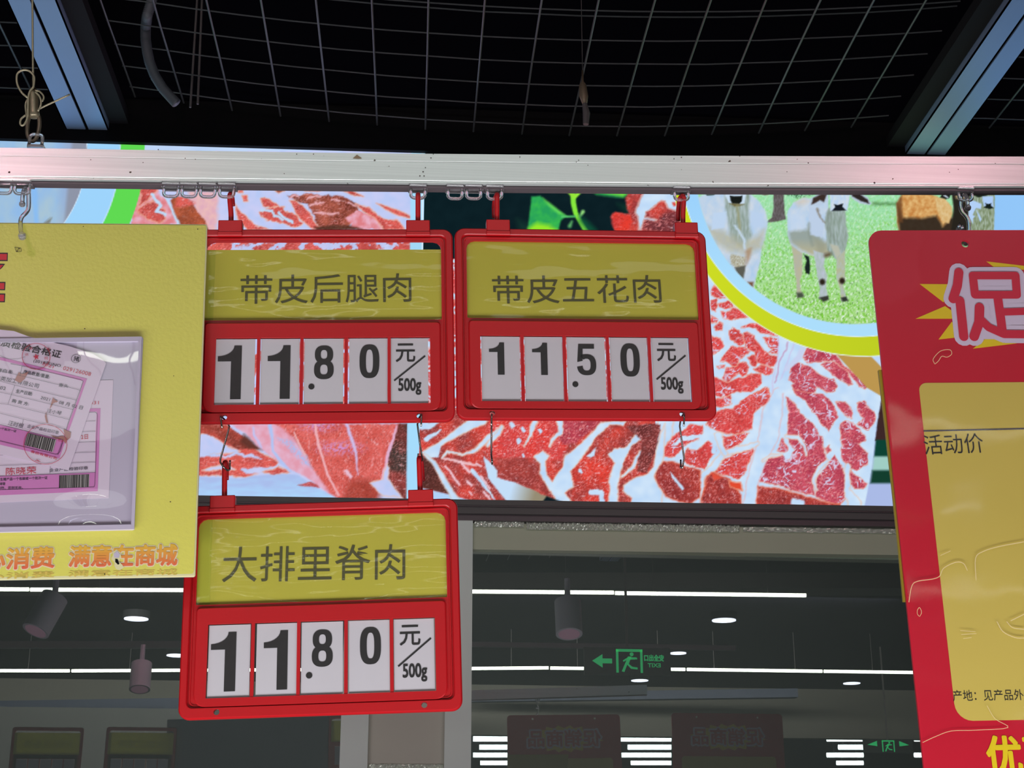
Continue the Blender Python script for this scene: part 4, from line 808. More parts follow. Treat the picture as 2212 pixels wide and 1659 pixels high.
# flexible conduit above the mesh
z = zt(0, 0, 2.989); pts = [on_y(a, b, 3.3 if b > 60 else 3.2) for a, b in z([(985, -60), (980, 0), (950, 100), (940, 180), (940, 250), (950, 330), (965, 400), (1000, 490), (1050, 570), (1100, 625), (1140, 668)])]
P2 = []; R2 = []
for i in range(len(pts) - 1):
    for k in range(16):
        P2.append(pts[i] * (1 - k / 16) + pts[i + 1] * k / 16); R2.append(.0130 if k % 2 else .0094)
c0 = Vector(P2[0]); mb = MB(); mb.tube([p - np.array(c0) for p in P2], R2, 12); t = mb.build('flexible_conduit', M['conduit'], loc=c0, smooth=True); tag(t, 'grey ribbed flexible conduit curving down above the wire mesh', 'conduit')
for a, b in (((427, -20), (411, 232)), ((437, -20), (427, 225))):
    p, q = on_y(*a, 3.45), on_y(*b, 3.45); mb = MB(); mb.tube([(0, 0, 0), q - p], .003, 6); t = mb.build('hanger_rod', M['dark'], loc=p); tag(t, 'thin dark rod hanging behind the mesh, %s of a close pair' % ('left' if a[0] < 430 else 'right, longer at its tip'), 'rod')

# ------------------------------------------------------------------ hanging rail with its clips
SL = 0.02; RY = 1.405
def rp(px, py, dy=0.0): return on_y(px, py, RY + dy, SL)
rx = [(-700, 312, 381, 391), (0, 316, 386, 396), (370, 322, 390, 401), (740, 327.5, 393.5, 405), (1110, 331, 397.5, 408.5), (1480, 333.5, 400.5, 411.5), (1846, 335, 401.5, 412.7), (2212, 335.5, 401.5, 413), (2900, 335.5, 401, 413)]
rings = []; lips = []; rc = rp(1106, 360)
def lipz(px, py): return on_y(px, py, RY + .005, SL)
for px, a, b, c in rx:
    A, B, Cc = rp(px, a), rp(px, b), lipz(px, c); X = A[0]; zt_, zb_, zc_ = A[2], B[2], Cc[2]; y = RY + SL * X
    rings.append([(X - rc[0], yy - rc[1], zz - rc[2]) for yy, zz in ((y + .003, zt_), (y, zt_ - .0015), (y, zt_ - .010), (y + .0004, zt_ - .0105), (y, zt_ - .011), (y, zb_ + .003), (y + .0006, zb_ + .0024), (y, zb_ + .0018), (y, zb_), (y + .018, zb_), (y + .018, zt_))])
    lips.append([(X - rc[0], yy - rc[1], zz - rc[2]) for yy, zz in ((y + .0045, zb_ + .001), (y + .0045, zc_ + .0022), (y + .0035, zc_ + .0018), (y + .0035, zc_), (y + .0145, zc_), (y + .0145, zb_ + .001))])
rail = thing('hanging_rail', 'long pale aluminium rail the signs hang from, with small dark specks', 'rail', loc=rc)
mb = MB(); mb.loft(rings, True, True); mb.build('rail_body', M['rail'], rail); mb = MB(); mb.loft(lips, True, True); mb.build('lower_channel', M['lip'], rail)
M['speck'] = mat('dark_specks', rgb(60, 44, 36), 0.7)
mb = MB()
for px, py, r in [(20, 372, 2.6), (342, 323, 1.4), (309, 351, 1.2), (400, 342, 1.2), (422, 344, 1.1), (196, 345, 1.2), (641, 333, 1.3), (677, 333, 1.3), (614, 375, 1.1), (936, 333, 1.1), (931, 341, 1.4), (919, 362, 1.2), (914, 371, 1.7), (907, 380, 1.5), (916, 380, 1.5), (1123, 339, 1.3), (1250, 346, 1.2), (1352, 335, 1.1), (1456, 343, 1.3), (1472, 340, 1.6), (1746, 352, 1.7), (1598, 337, 1.5), (1722, 344, 1.2), (1700, 371, 1.1), (1889, 395, 2.6), (2150, 353, 1.2), (2051, 372, 1.2), (2070, 366, 1.2), (1270, 357, 1.1), (1245, 350, 1.2)]:
    p = rp(px, py, -.0004) - rc; c = circle(p[0], p[2], r * .00045, n=8); mb.add([(a, p[1], b) for a, b in c], [tuple(range(8))])
mb.build('dirt_speck', M['speck'], rail, kind='stuff')
mb = MB(); p = [rp(*q, -.0005) - rc for q in ((762, 342), (771, 334), (782, 342), (775, 343))]; mb.add([tuple(q) for q in p], [(0, 1, 2, 3)]); mb.build('tape_scrap', mat('brown_tape', rgb(150, 130, 100), 0.5), rail)

def track_clip(px, top, label, up=False, w_=18.0):
    """clear acrylic slider with a U loop; the loop hangs under the rail, or stands on it"""
    s = -1 if not up else 1
    c = on_y(px, top, RY + .009, SL); t = thing('rail_clip', label, 'clip', loc=c, group='clear acrylic clips sliding on the rail')
    k = 1 / (F / 1.66); h = w_ * k
    mb = MB()
    if not up: mb.box(-h, h, -.0085, .004, -.0052, 0, .0008); mb.box(-h * 1.08, h * 1.08, -.004, .006, -.0074, -.0052)
    else: mb.box(-h * 1.0, h * 1.0, -.004, .006, -.002, .001)
    mb.build('slider', M['acrylic'], t)
    x1 = h * .78; z0, z1 = (-.0045, -.0172) if not up else (.0005, .0125); path = [(-x1, -.003, z0), (-x1, -.003, z1 - s * .0035)]
    for a in range(1, 6): q = math.pi / 2 * a / 5; path.append((-x1 + .0045 * (1 - math.cos(q)), -.003, z1 - s * .0035 + s * .0035 * math.sin(q)))
    path += [(-p[0], p[1], p[2]) for p in reversed(path)]
    mb = MB(); mb.tube(path, .0017, 10); mb.build('loop', M['acrylic'], t, smooth=True)
    return t
track_clip(13, 387, 'clear rail clip at the left edge of the photo, empty'); track_clip(52, 388, 'clear rail clip holding the acrylic hook of the yellow board')
for px, py, l in ((372, 394, 'leftmost of the three empty clear clips above the yellow board edge'), (411, 394.5, 'middle of the three empty clear clips above the yellow board edge'), (451, 395, 'rightmost of the three empty clips, next to the red hook'), (492, 395, 'clear rail clip carrying the left red hook of the 11.80 upper sign'),
                  (903, 398, 'clear rail clip carrying the right red hook of the upper left sign'), (983, 399, 'empty clear clip on the dark green part, left of a pair'), (1023, 399, 'empty clear clip on the dark green part, right of a pair'), (1068, 400, 'clear rail clip carrying the left red hook of the 11.50 sign'),
                  (1470, 402.5, 'clear rail clip carrying the right red hook of the 11.50 sign'), (2081, 404, 'clear rail clip holding the acrylic hook of the red promotion board')):
    track_clip(px, py, l)
track_clip(78, 317, 'clear clip standing on top of the rail, holding the cable ring', up=True, w_=16)

def tube_thing(name, pts, r, m, label, cat, group=None, smooth=True, extra=None):
    c = pts[0]; mb = MB(); mb.tube([p - c for p in pts], r, 10)
    if extra: extra(mb, c)
    o = mb.build(name, m, loc=c, smooth=smooth); tag(o, label, cat, group); return o
def ball(mb, c, p, r, sy=1.0):
    rings = []
    for k in range(9):
        a = -math.pi / 2 + math.pi * k / 8; rings.append([(p[0] - c[0] + r * math.cos(a) * math.cos(b), p[1] - c[1] + sy * r * math.cos(a) * math.sin(b), p[2] - c[2] + r * math.sin(a)) for b in np.linspace(0, 2 * math.pi, 13)[:-1]])
    mb.loft(rings)
def sm(pts, n=4):
    """Catmull-Rom through the points"""
    P = [np.array(p, float) for p in pts]; P = [2 * P[0] - P[1]] + P + [2 * P[-1] - P[-2]]; out = []
    for i in range(1, len(P) - 2):
        for k in range(n):
            t = k / n; a, b, c, d = P[i - 1:i + 3]; out.append(.5 * (2 * b + (c - a) * t + (2 * a - 5 * b + 4 * c - d) * t * t + (3 * b - a - 3 * c + d) * t ** 3))
    return out + [P[-2]]
q = [(48, 441, -.006), (49, 425, -.006), (51, 413, -.004), (56, 407, 0), (61, 412, .005), (62, 425, .006), (62, 442, .005), (60.5, 453, .004), (56, 460, .002), (48, 468, 0), (44.5, 477, -.006), (44.5, 490, -.014), (45.5, 502, -.020), (48, 510, -.022)]
P_ = sm([on_y(a, b, RY + .008 + d, SL) for a, b, d in q])
tube_thing('acrylic_hook', P_, .0022, M['acrylic'], 'clear acrylic S hook carrying the yellow notice board', 'hook', extra=lambda mb, c: (ball(mb, c, P_[0], .0032), ball(mb, c, P_[-1], .0042)))
q = [(2090.5, 449, -.006), (2090, 436, -.006), (2088, 426, -.005), (2083, 420.5, 0), (2077, 424, .005), (2074.5, 436, .006), (2075, 450, .005), (2079, 459, .004), (2086, 466, .003), (2091.5, 476, .003), (2093, 488, .004), (2092.5, 505, .005), (2090, 520, .004), (2086, 527, -.002)]
P2_ = sm([on_y(a, b, RY + .008 + d, SL) for a, b, d in q])
tube_thing('acrylic_hook', P2_, .0022, M['acrylic'], 'clear acrylic S hook carrying the red promotion board', 'hook', extra=lambda mb, c: (ball(mb, c, P2_[0], .0036), mb.tube([on_y(a, b, RY + .02, SL) - c for a, b in ((2069, 500), (2070, 490), (2074, 485), (2078, 488), (2079, 500))], .0022, 8)))

# cable with its gripper, top left
t = thing('suspension_cable', 'thin steel cable with a worn gripper and loose loops, holding up the rail at left', 'cable', loc=on_y(70, 260, RY + .01, SL)); cc = np.array(t.location)
z = zt(0, 100, 7.213)
def cab(pts, r, name, m, dd=0.0):
    mb = MB(); mb.tube([p - cc for p in sm([on_y(a, b, RY + .009 + dd, SL) for a, b in pts])], r, 8); return mb.build(name, m, t, smooth=True)
cab([(69, -60), (70, 0)] + z([(510, 0), (512, 200), (515, 400), (520, 640)]), .0011, 'cable', M['cable'])
cab(z([(520, 640), (470, 700), (440, 800), (400, 900), (405, 1010), (420, 1110)]), .0011, 'cable', M['cable'], -.004)
cab(z([(430, 800), (340, 720), (270, 590), (262, 450), (310, 390), (390, 368), (470, 395), (530, 470), (530, 560), (515, 640), (470, 690), (440, 800), (435, 1000), (430, 1100), (390, 1200), (345, 1235), (315, 1200), (330, 1130), (400, 1070)]), .0011, 'cable', M['cable'], -.008)
cab(z([(540, 690), (610, 700), (670, 760), (680, 810), (655, 860)]), .001, 'cable', M['cable'], -.006); cab(z([(550, 710), (610, 770), (640, 860), (625, 950), (590, 1010)]), .001, 'cable', M['cable'], -.01)
cab(z([(610, 975), (700, 930), (830, 870), (1090, 750)]), .001, 'cable', M['cable'], -.006)
a, b = on_y(*z([(520, 700)])[0], RY + .006, SL) - cc, on_y(*z([(530, 1110)])[0], RY + .006, SL) - cc
mb = MB(); mb.tube([a + (b - a) * k for k in (-.13, -.12, 0, .01, .12, .5, .85, .97, 1.0)], [.002, .0028, .0036, .0046, .0050, .0056, .0058, .0054, .0035], 16); mb.build('gripper', mat('worn_nickel', rgb(150, 140, 116), 0.38, metal=.7, noise=.45, nscale=90), t, smooth=True)
cab(z([(455, 1100), (430, 1200), (425, 1330), (445, 1420), (500, 1480), (560, 1440), (600, 1320), (615, 1200), (600, 1080), (540, 1010)]), .0021, 'ring', mat('ring_wire', rgb(120, 108, 92), 0.4, metal=.6), -.001)
p = on_y(1259, 200, 3.2); t2 = thing('cable_gripper', 'small dim cable gripper hanging above the wire mesh, centre right', 'cable gripper', loc=p)
mb = MB(); mb.tube([(0, 0, .06), (0, 0, .03), (0, 0, .02), (.002, 0, -.01), (.004, 0, -.03)], [.002, .003, .009, .011, .006], 10); mb.build('body', mat('dim_gripper', rgb(150, 132, 110), .5, metal=.4), t2, smooth=True)
mb = MB(); mb.tube([(.004, 0, -.03), (.008, 0, -.055), (.006, 0, -.085)], [.006, .009, .007], 8); mb.tube([(0, 0, .06), (0, 0, .5)], .001, 5); mb.build('fastener', M['dark'], t2)

# ------------------------------------------------------------------ price signs
W2, H2 = .130, .1015
S1 = Board([-0.0978, 1.4172, 2.1253, -0.0081, 0.0357, -0.0257]); S2 = Board([0.1637, 1.4174, 2.1329, 0.024, 0.0214, -0.0233]); S3 = Board([-0.0885, 1.4181, 1.8433, -0.0419, -0.0468, -0.0363])
mm = .001
def frame_mesh():
    mb = MB(); R = lambda i, r, ib=None: rrect(-W2 + i, W2 - i, -H2 + (ib if ib is not None else i), H2 - i, r, 6)
    def ring(i, y, r, ib=None): return [(p[0], y, p[1]) for p in R(i, r, ib)]
    mb.loft([ring(0, .003, .010), ring(0, -.0010, .010), ring(.0004, -.0020, .0096), ring(.0014, -.0030, .0086)])
    holes = [circle(x, -.0955, .0028, n=14) for x in (-.095, .0948)]
    mb.plate([R(.0014, .0086), R(.0066, .0060, .0098)] + holes, -.0030, .003, back=True)
    mb.loft([ring(.0066, -.0030, .0060, .0098), ring(.0074, -.0022, .0056, .0104), ring(.0077, .0004, .0054, .0106)])
    window = rrect(-.118, .118, .005, .0885, .001, 3, rs=(.0012, .0012, .0085, .0085)); slot = rrect(-.1055, .1060, -.0828, -.0140, .0006, 2)
    mb.plate([R(.0070, .0058, .0101), window, slot], .0004, .0026)
    mb.loft([ring(.0086, .0004, .0054, .0116), ring(.0090, -.0006, .0052, .0120), ring(.0100, -.0006, .0048, .0130), ring(.0104, .0004, .0046, .0134)])
    pn = lambda i: rrect(-.1172 + i, .1168 - i, -.0912 + i, .0022 - i, .004, 5, rs=(.012 - i, .012 - i, .003, .003))
    mb.loft([[(p[0], .0006, p[1]) for p in pn(0)], [(p[0], -.0012, p[1]) for p in pn(.0003)], [(p[0], -.0022, p[1]) for p in pn(.0013)]])
    mb.plate([pn(.0013), slot], -.0022, .0026)
    for x in (-.0636, -.0211, .0228, .0653): mb.box(x - .0016, x + .0016, -.0016, .0024, -.0830, -.0138)
    return mb
fm = frame_mesh()
def digit(mb, ch_, x0, x1, z0, z1, y=-.0007):
    w_, h_ = x1 - x0, z1 - z0; cx_, cz_ = (x0 + x1) / 2, (z0 + z1) / 2
    def pl(loops):
        nonlocal y; y -= 1.2e-5; mb.plate(loops, y, y, walls=False, back=False)
    def ringp(cx, cz, rx, rz, tx, tz, e=2.5): pl([circle(cx, cz, rx, rz, 36, e), circle(cx, cz, rx - tx, rz - tz, 28, e)])
    if ch_ == '0': ringp(cx_, cz_, w_ / 2, h_ / 2, w_ * .32, h_ * .15, 2.7)
    elif ch_ == '8':
        ringp(cx_, z0 + h_ * .285, w_ / 2, h_ * .285, w_ * .31, h_ * .135, 2.5); ringp(cx_, z1 - h_ * .265, w_ * .465, h_ * .265, w_ * .30, h_ * .13, 2.5)
    elif ch_ == '1':
        s_ = w_ * .44; p = [(x1 - s_, z0), (x1, z0), (x1, z1), (x1 - s_ * .72, z1)]
        for k in range(1, 8): a = math.pi / 2 * k / 7; p.append((x0 + (w_ - s_ * .72) * math.cos(a), z1 - h_ * .20 * math.sin(a)))
        p += [(x0, z1 - h_ * .295), (x1 - s_, z1 - h_ * .295)]; pl([p])
    elif ch_ == '5':
        t_ = w_ * .29; pl([[(x0 + w_ * .10, z1 - h_ * .15), (x1 - w_ * .08, z1 - h_ * .15), (x1 - w_ * .08, z1), (x0 + w_ * .10, z1)]])
        pl([[(x0 + w_ * .02, z1 - h_ * .58), (x0 + w_ * .30, z1 - h_ * .54), (x0 + w_ * .33, z1), (x0 + w_ * .10, z1)]])
        a = np.radians(np.linspace(128, -172, 40)); rx_, rz_ = w_ / 2, h_ * .335; ccz = z0 + rz_
        o = [(cx_ + rx_ * math.copysign(abs(math.cos(k)) ** .8, math.cos(k)), ccz + rz_ * math.copysign(abs(math.sin(k)) ** .8, math.sin(k))) for k in a]
        n = [(cx_ + (rx_ - t_) * math.copysign(abs(math.cos(k)) ** .8, math.cos(k)), ccz + (rz_ - h_ * .14) * math.copysign(abs(math.sin(k)) ** .8, math.sin(k))) for k in a]
        mb.add([(p[0], y, p[1]) for p in o + n], [(i, i + 1, 41 + i, 40 + i) for i in range(39)])
SLOTS = [(-.1045, -.0660), (-.0612, -.0232), (-.0186, .0200), (.0252, .0630), (.0675, .1050)]
def price_sign(S, label, name_txt, tb, cards, dropped=0.0, margin=0.0, shifts=(0, 0, 0, 0, 0), bold=0.0):
    t = thing('price_sign', label, 'price sign', matrix=S.matrix, group=None)
    o = fm.build('frame', M['red'], t); o.data.polygons.foreach_set('use_smooth', [True] * len(o.data.polygons)); o.data.set_sharp_from_angle(angle=math.radians(35))
    zt0 = .0895 - dropped
    mb = MB(); mb.plate([rrect(-.1195, .1195, .002, zt0, .0005, 1)], .0030, .0034); lc = mb.build('label_card', M['yellow'], t)
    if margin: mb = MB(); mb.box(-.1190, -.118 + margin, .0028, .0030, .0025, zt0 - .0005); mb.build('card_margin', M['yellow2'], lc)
    mb = MB(); add_text(mb, name_txt, (tb[0], tb[1]), (tb[2], tb[3]), .0026, bold, h=tb[4]); mb.build('lettering', M['ink2'], lc)
    mb = MB(); mb.plate([rrect(-.1192, .1192, .003, .0892, .0005, 1)], .0019, .0019, walls=False, back=False); mb.build('label_film', M['label_clear'], t)
    for (a, b), c, sh_ in zip(SLOTS, cards, shifts):
        a += sh_; b += sh_; x = (a + b) / 2
        mb = MB(); mb.box(-(b - a) / 2, (b - a) / 2, -.0003, .0002, -.0336, .0335); cd_ = mb.build('number_card', M['card'], t, loc=(x, 0, -.0485))
        mb = MB(); X = lambda v: v - x; Z = lambda v: v + .0485
        if c == 'unit':
            add_text(mb, '元', (X(.0728 + sh_), Z(-.0398)), (X(.0922 + sh_), Z(-.0398)), -.0007, .012, h=.0192)
            stroke_poly(mb, [(X(.0712 + sh_), Z(-.0590)), (X(.1020 + sh_), Z(-.0335))], .0017, -.0007, False)
            add_text(mb, '500g', (X(.0752 + sh_), Z(-.0738)), (X(.0980 + sh_), Z(-.0738)), -.0007, .02, h=.0172)
        else:
            k, dot = c[0], c[1:]
            if k == 'B': digit(mb, '1', X(a + .0022), X(a + .0255), Z(-.0768), Z(-.0217))     # tall one
            elif k == 'b': digit(mb, '1', X(a + .0068), X(a + .0290), Z(-.0768), Z(-.0217))
            elif k == '1': digit(mb, '1', X(a + .0076), X(a + .0228), Z(-.0550), Z(-.0213))
            elif k == '0': digit(mb, '0', X(a + .0102), X(a + .0298), Z(-.0562), Z(-.0213))
            else: digit(mb, k, X(a + .0098), X(a + .0292), Z(-.0570 if k == '8' else -.0550), Z(-.0222))
            if dot: mb.plate([circle(X(a + .0075), Z(-.0645), .0030, n=20)], -.0007, -.0007, walls=False, back=False)
        mb.build('digits', M['ink'], cd_)
    return t
g1 = S1.loc(518, 654); g1b = S1.loc(888, 650)
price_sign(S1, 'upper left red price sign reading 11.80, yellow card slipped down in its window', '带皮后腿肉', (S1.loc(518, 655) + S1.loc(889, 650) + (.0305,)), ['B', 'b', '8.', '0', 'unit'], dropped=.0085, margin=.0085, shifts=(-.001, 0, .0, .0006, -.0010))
price_sign(S2, 'red price sign at upper right reading 11.50, over the marbled steak picture', '带皮五花肉', (S2.loc(1065, 654) + S2.loc(1431, 652) + (.0300,)), ['1', '1', '5.', '0', 'unit'])
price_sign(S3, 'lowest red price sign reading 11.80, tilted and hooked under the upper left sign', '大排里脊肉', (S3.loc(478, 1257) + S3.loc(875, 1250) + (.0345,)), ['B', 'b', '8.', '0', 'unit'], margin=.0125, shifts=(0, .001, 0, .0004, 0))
def copy_tree(o, parent=None):
    c = o.copy(); COL.objects.link(c)
    if parent: c.parent = parent
    for ch_ in list(o.children): copy_tree(ch_, c)
    return c

def hanger(S, cx_, path, label, flat=.8):
    """red clamp on the sign's upper rim with a flat hook rising from it"""
    t = thing('red_hanger', label, 'hanger', matrix=S.matrix @ Matrix.Translation((cx_, 0, .0935))); w_ = .0120
    mb = MB(); mb.box(-w_, w_, -.0052, .0072, .0035, .0168, .0008); mb.box(-w_ - .0003, w_ + .0003, -.0058, -.0030, -.0002, .0042, .0006); mb.box(-w_ * .9, w_ * .9, .003, .0072, -.003, .005); mb.build('clamp', M['redclip'], t)
    p = [np.array([a - cx_, dy_, b - .0935]) for (a, b), dy_ in path]; mb = MB(); mb.tube(sm(p), .0026, 10, flat=flat); mb.build('hook', M['redclip'], t, smooth=True)
    return t
def hp(S, pts): return [(S.loc(a, b), d) for a, b, d in pts]
hanger(S1, S1.loc(498.5, 490)[0], hp(S1, [(499, 484, 0), (499, 462, 0), (497, 435, -.001), (497, 422, -.001), (498, 416, .003), (499, 420, .009), (500, 436, .011)]), 'red clamp hanger at the left of the upper left price sign')
hanger(S1, S1.loc(903, 490)[0], hp(S1, [(903, 482, 0), (903, 450, -.001), (903, 424, -.001), (903, 418, .003), (903, 422, .009), (903, 436, .011)]), 'red clamp hanger at the right of the upper left price sign, over the pale seam')
hanger(S2, S2.loc(1075.5, 490)[0], hp(S2, [(1073.5, 482, 0), (1073.5, 450, -.001), (1073.5, 424, -.001), (1074, 418, .003), (1071, 423, .009), (1069.5, 440, .011), (1070, 462, .011)]), 'red clamp hanger at left of the 11.50 sign, before the dark green picture')
hanger(S2, S2.loc(1481, 495)[0], hp(S2, [(1475.5, 487, 0), (1475.5, 460, 0), (1477, 435, 0), (1477, 426, 0), (1475, 420, .003), (1471, 424, .008), (1469.5, 445, .010), (1469, 468, .010)]), 'red clamp hanger at the right of the 11.50 price sign, its hook bent sideways')
hanger(S3, S3.loc(482, 1085)[0], hp(S3, [(485, 1076, 0), (485, 1050, 0), (485.5, 1020, -.001), (486, 1003, -.001), (486, 996, .003), (486, 1001, .008), (485, 1030, .010)]), 'red clamp hanger at the left of the lowest price sign')
hanger(S3, S3.loc(909, 1075)[0], hp(S3, [(908, 1066, 0), (907, 1040, 0), (906, 1010, -.001), (905.5, 994, -.001), (906, 987, .003), (909, 994, .008), (911, 1015, .010), (912, 1033, .010)]), 'red clamp hanger at right of the lowest price sign, before the pale seam')

# steel wire hooks in the holes of the upper signs
def whook(S, pts, label):
    P = [S.world(*((lambda l: (l[0], dy_, l[1]))(S.loc(a, b)))) for a, b, dy_ in pts]
    out = []
    for i in range(len(P) - 1): out += [P[i] * (1 - k / 3) + P[i + 1] * k / 3 for k in range(3)]
    tube_thing('wire_hook', out + [P[-1]], .0009, M['metalwire'], label, 'hook', smooth=True)
z = zt(440, 880, 6.913)
whook(S1, [(x, y, d) for (x, y), d in zip(z([(285, 328), (262, 160), (268, 148), (330, 190), (372, 260), (345, 380), (250, 770), (250, 820), (300, 900), (345, 935), (372, 900), (376, 757)]), (-.0055, -.0055, -.003, .004, .006, .005, .0, -.001, -.003, .002, .009, .009))], 'bent steel wire hook at the left under the upper left price sign')
z = zt(860, 870, 6.913)
whook(S1, [(x, y, d) for (x, y), d in zip(z([(342, 372), (352, 200), (345, 188), (310, 215), (288, 300), (320, 560), (362, 850), (340, 890), (312, 880), (292, 820), (302, 728)]), (-.0055, -.0055, -.003, .004, .006, .005, .0, -.002, .002, .009, .009))], 'bent steel wire hook at the right under the upper left price sign')
whook(S2, [(x, y, d) for (x, y), d in zip(z([(1385, 360), (1393, 200), (1395, 180), (1402, 200), (1400, 400), (1392, 780), (1400, 890), (1408, 900), (1404, 780)]), (-.0055, -.0055, -.002, .004, .005, .0, -.004, .004, .008))], 'straight steel wire hook hanging empty under the left of the 11.50 sign')
z = zt(1400, 740, 3.95)
whook(S2, [(x, y, d) for (x, y), d in zip(z([(295, 725), (300, 630), (295, 618), (285, 640), (278, 700), (305, 990), (288, 1075), (285, 1060), (292, 985)]), (-.0055, -.0055, -.002, .004, .005, -.001, -.003, .004, .008))], 'steel wire hook hanging empty under the right of the 11.50 sign, tip bent')


# ------------------------------------------------------------------ yellow notice board at left
B = Board([-0.5203, 1.385, 2.0347, 0.039, -0.0774, -0.0381]); BW, BH = .31, .1826
nb = thing('notice_board', 'large laminated yellow notice board at the left edge with an orange slogan along the bottom', 'notice board', matrix=B.matrix)
hole = [B.loc(50 + 6 * math.cos(a), 509 + 7 * math.sin(a)) for a in np.linspace(0, 2 * math.pi, 13)[:-1]]
mb = MB(); mb.plate([rrect(-BW, BW, -BH, BH, .002, 2), hole], -.0002, .0052); mb.build('panel', [M['board_edge']], nb)
mb = MB(); mb.plate([rrect(-BW + .0012, BW - .0012, -BH + .0016, BH - .0012, .002, 2), hole], -.0006, -.0006, walls=False, back=False); mb.build('yellow_sheet', M['board_yellow'], nb)
mb = MB(); mb.plate([rrect(-BW, BW, -BH, BH, .002, 2)], .0056, .006); mb.build('back_sheet', M['board_back'], nb)
def on_board(Bd, par, name, m, y, polys=(), strokes=(), texts=(), discs=(), kind=None):
    mb = MB()
    for p in polys: mb.plate([Bd.L(p, y)], y, y, walls=False, back=False)
    for p, wpx in strokes: stroke_poly(mb, Bd.L(p, y), wpx * Bd.k, y)
    for s_, p0, p1, hpx, bold in texts: add_text(mb, s_, Bd.loc(*p0, y), Bd.loc(*p1, y), y, bold, h=hpx * Bd.k if hpx else None)
    for c, r, r2 in discs:
        x, zz = Bd.loc(*c, y); lp = [circle(x, zz, r * Bd.k, n=40)]
        if r2: lp.append(circle(x, zz, r2 * Bd.k, n=40))
        mb.plate(lp, y, y, walls=False, back=False)
    o = mb.build(name, m, par)
    if kind: o['kind'] = kind
    return o
for bd in (B,):
    a, b = np.array(bd.loc(200, 900)), np.array(bd.loc(300, 900)); bd.k = np.linalg.norm(b - a) / 100
K = M['ink']; RD = mat('bright_red_letter', rgb(214, 30, 44), 0.35)
on_board(B, nb, 'letter_outline', K, -.0008, polys=[[(-60, 546), (17, 546), (16.5, 564), (-60, 564)], [(-60, 568), (11, 570), (5, 578), (-4, 586), (-60, 600)], [(-60, 609), (12, 609), (11, 627), (-60, 627)], [(-60, 634), (11.5, 634), (10.5, 653), (-60, 653)]])
on_board(B, nb, 'letter', RD, -.0011, polys=[[(-60, 548.5), (15, 548.5), (14.5, 561.5), (-60, 561.5)], [(-60, 571), (7, 572.5), (-2, 583), (-60, 596)], [(-60, 611.5), (9.5, 611.5), (9, 624.5), (-60, 624.5)], [(-60, 636.5), (9, 636.5), (8.5, 650.5), (-60, 650.5)]])
tx = [('心消费', (-42, 1233), (117, 1227), 48, .0), ('满意在商城', (147, 1226), (383, 1222), 49, .0)]
on_board(B, nb, 'slogan_outline', M['sloganpale'], -.0008, texts=[(s_, (p0[0] - 2.5, p0[1] + 2.5), (p1[0] + 2.5, p1[1] + 2.5), h + 5, .075) for s_, p0, p1, h, _ in tx])
on_board(B, nb, 'slogan', M['slogan'], -.0011, texts=[(s_, p0, p1, h, .03) for s_, p0, p1, h, _ in tx])
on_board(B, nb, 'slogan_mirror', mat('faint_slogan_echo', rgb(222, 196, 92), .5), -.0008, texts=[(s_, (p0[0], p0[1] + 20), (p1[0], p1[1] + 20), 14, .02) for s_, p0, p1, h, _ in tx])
for dz, m_, nm, pl in ((-.0014, 'board_edge', 'torn_edge', [(244, 1192), (252, 1187), (260, 1193), (262, 1205), (256, 1212), (264, 1220), (268, 1226), (258, 1232), (250, 1229), (247, 1216), (243, 1207)]), (-.0017, 'darker', 'tear', [(249, 1207), (254, 1208), (258, 1218), (255, 1220), (249, 1214)]), (-.0017, 'pocket', 'torn_flap', [(246, 1196), (253, 1190), (259, 1197), (257, 1205), (247, 1205)])):
    on_board(B, nb, nm, M[m_], dz, polys=[pl])
on_board(B, nb, 'dirt_speck', M['speck'], -.0009, discs=[((180, 489), 1.2, 0), ((183, 710), 1.4, 0), ((375, 812), 1, 0), ((427, 495), 1.2, 0), ((368, 1084), 1.2, 0), ((226, 1240), 1.4, 0), ((41, 537), 1.5, 0), ((37, 542), 1.5, 0)])['kind'] = 'stuff'
on_board(B, nb, 'smudge', M['ink2'], -.0009, strokes=[([(32, 534), (45, 536), (46, 543), (35, 544), (32, 534)], 1.0), ([(36, 538), (42, 541)], .8)])
# pocket
pk = thing('document_pocket', 'clear plastic pocket with grey backing stuck on the yellow board, holding pink certificates', 'pocket', matrix=B.matrix @ Matrix.Translation((0, 0, 0)))
pq = [(-120, 733), (306, 727), (309, 730), (290, 1140), (287, 1144), (-120, 1152)]
mb = MB(); L_ = B.L(pq, -.003); mb.plate([L_], -.0026, -.0008); mb.build('backing_sheet', M['pocket'], pk)
inner = B.L([(-120, 740), (300, 736), (283, 1132), (-120, 1140)], -.008)
mb = MB()
for q_ in ([(-120, 733), (306, 727), (300, 737), (-120, 741)], [(306, 727), (290, 1143), (283, 1134), (299, 736)], [(-120, 1152), (-120, 1141), (283, 1133), (290, 1143)]): mb.plate([B.L(q_, -.005)], -.0052, -.0026)
mb.build('rim', M['pocket'], pk)
mb = MB(); nx, nz = 60, 50; x0, z0 = B.loc(-120, 1150, -.006); x1, z1 = B.loc(300, 738, -.006); x1b = B.loc(283, 1140, -.006)[0]; vs = []; fs = []
for j in range(nz + 1):
    for i in range(nx + 1):
        u, v = i / nx, j / nz; xe = x1b + (x1 - x1b) * v; X_ = x0 + (xe - x0) * u; Z_ = z0 + .006 + (z1 - z0 - .006) * v
        bx, bz = X_ - B.loc(195, 1110, 0)[0], Z_ - B.loc(195, 1110, 0)[1]
        bul = .0016 * math.exp(-(bx * bx / .0009 + bz * bz / .00018)) + .00008 * math.sin(9 * u + 3 * v) * math.sin(7 * v)
        vs.append((X_, -.0058 - bul, Z_))
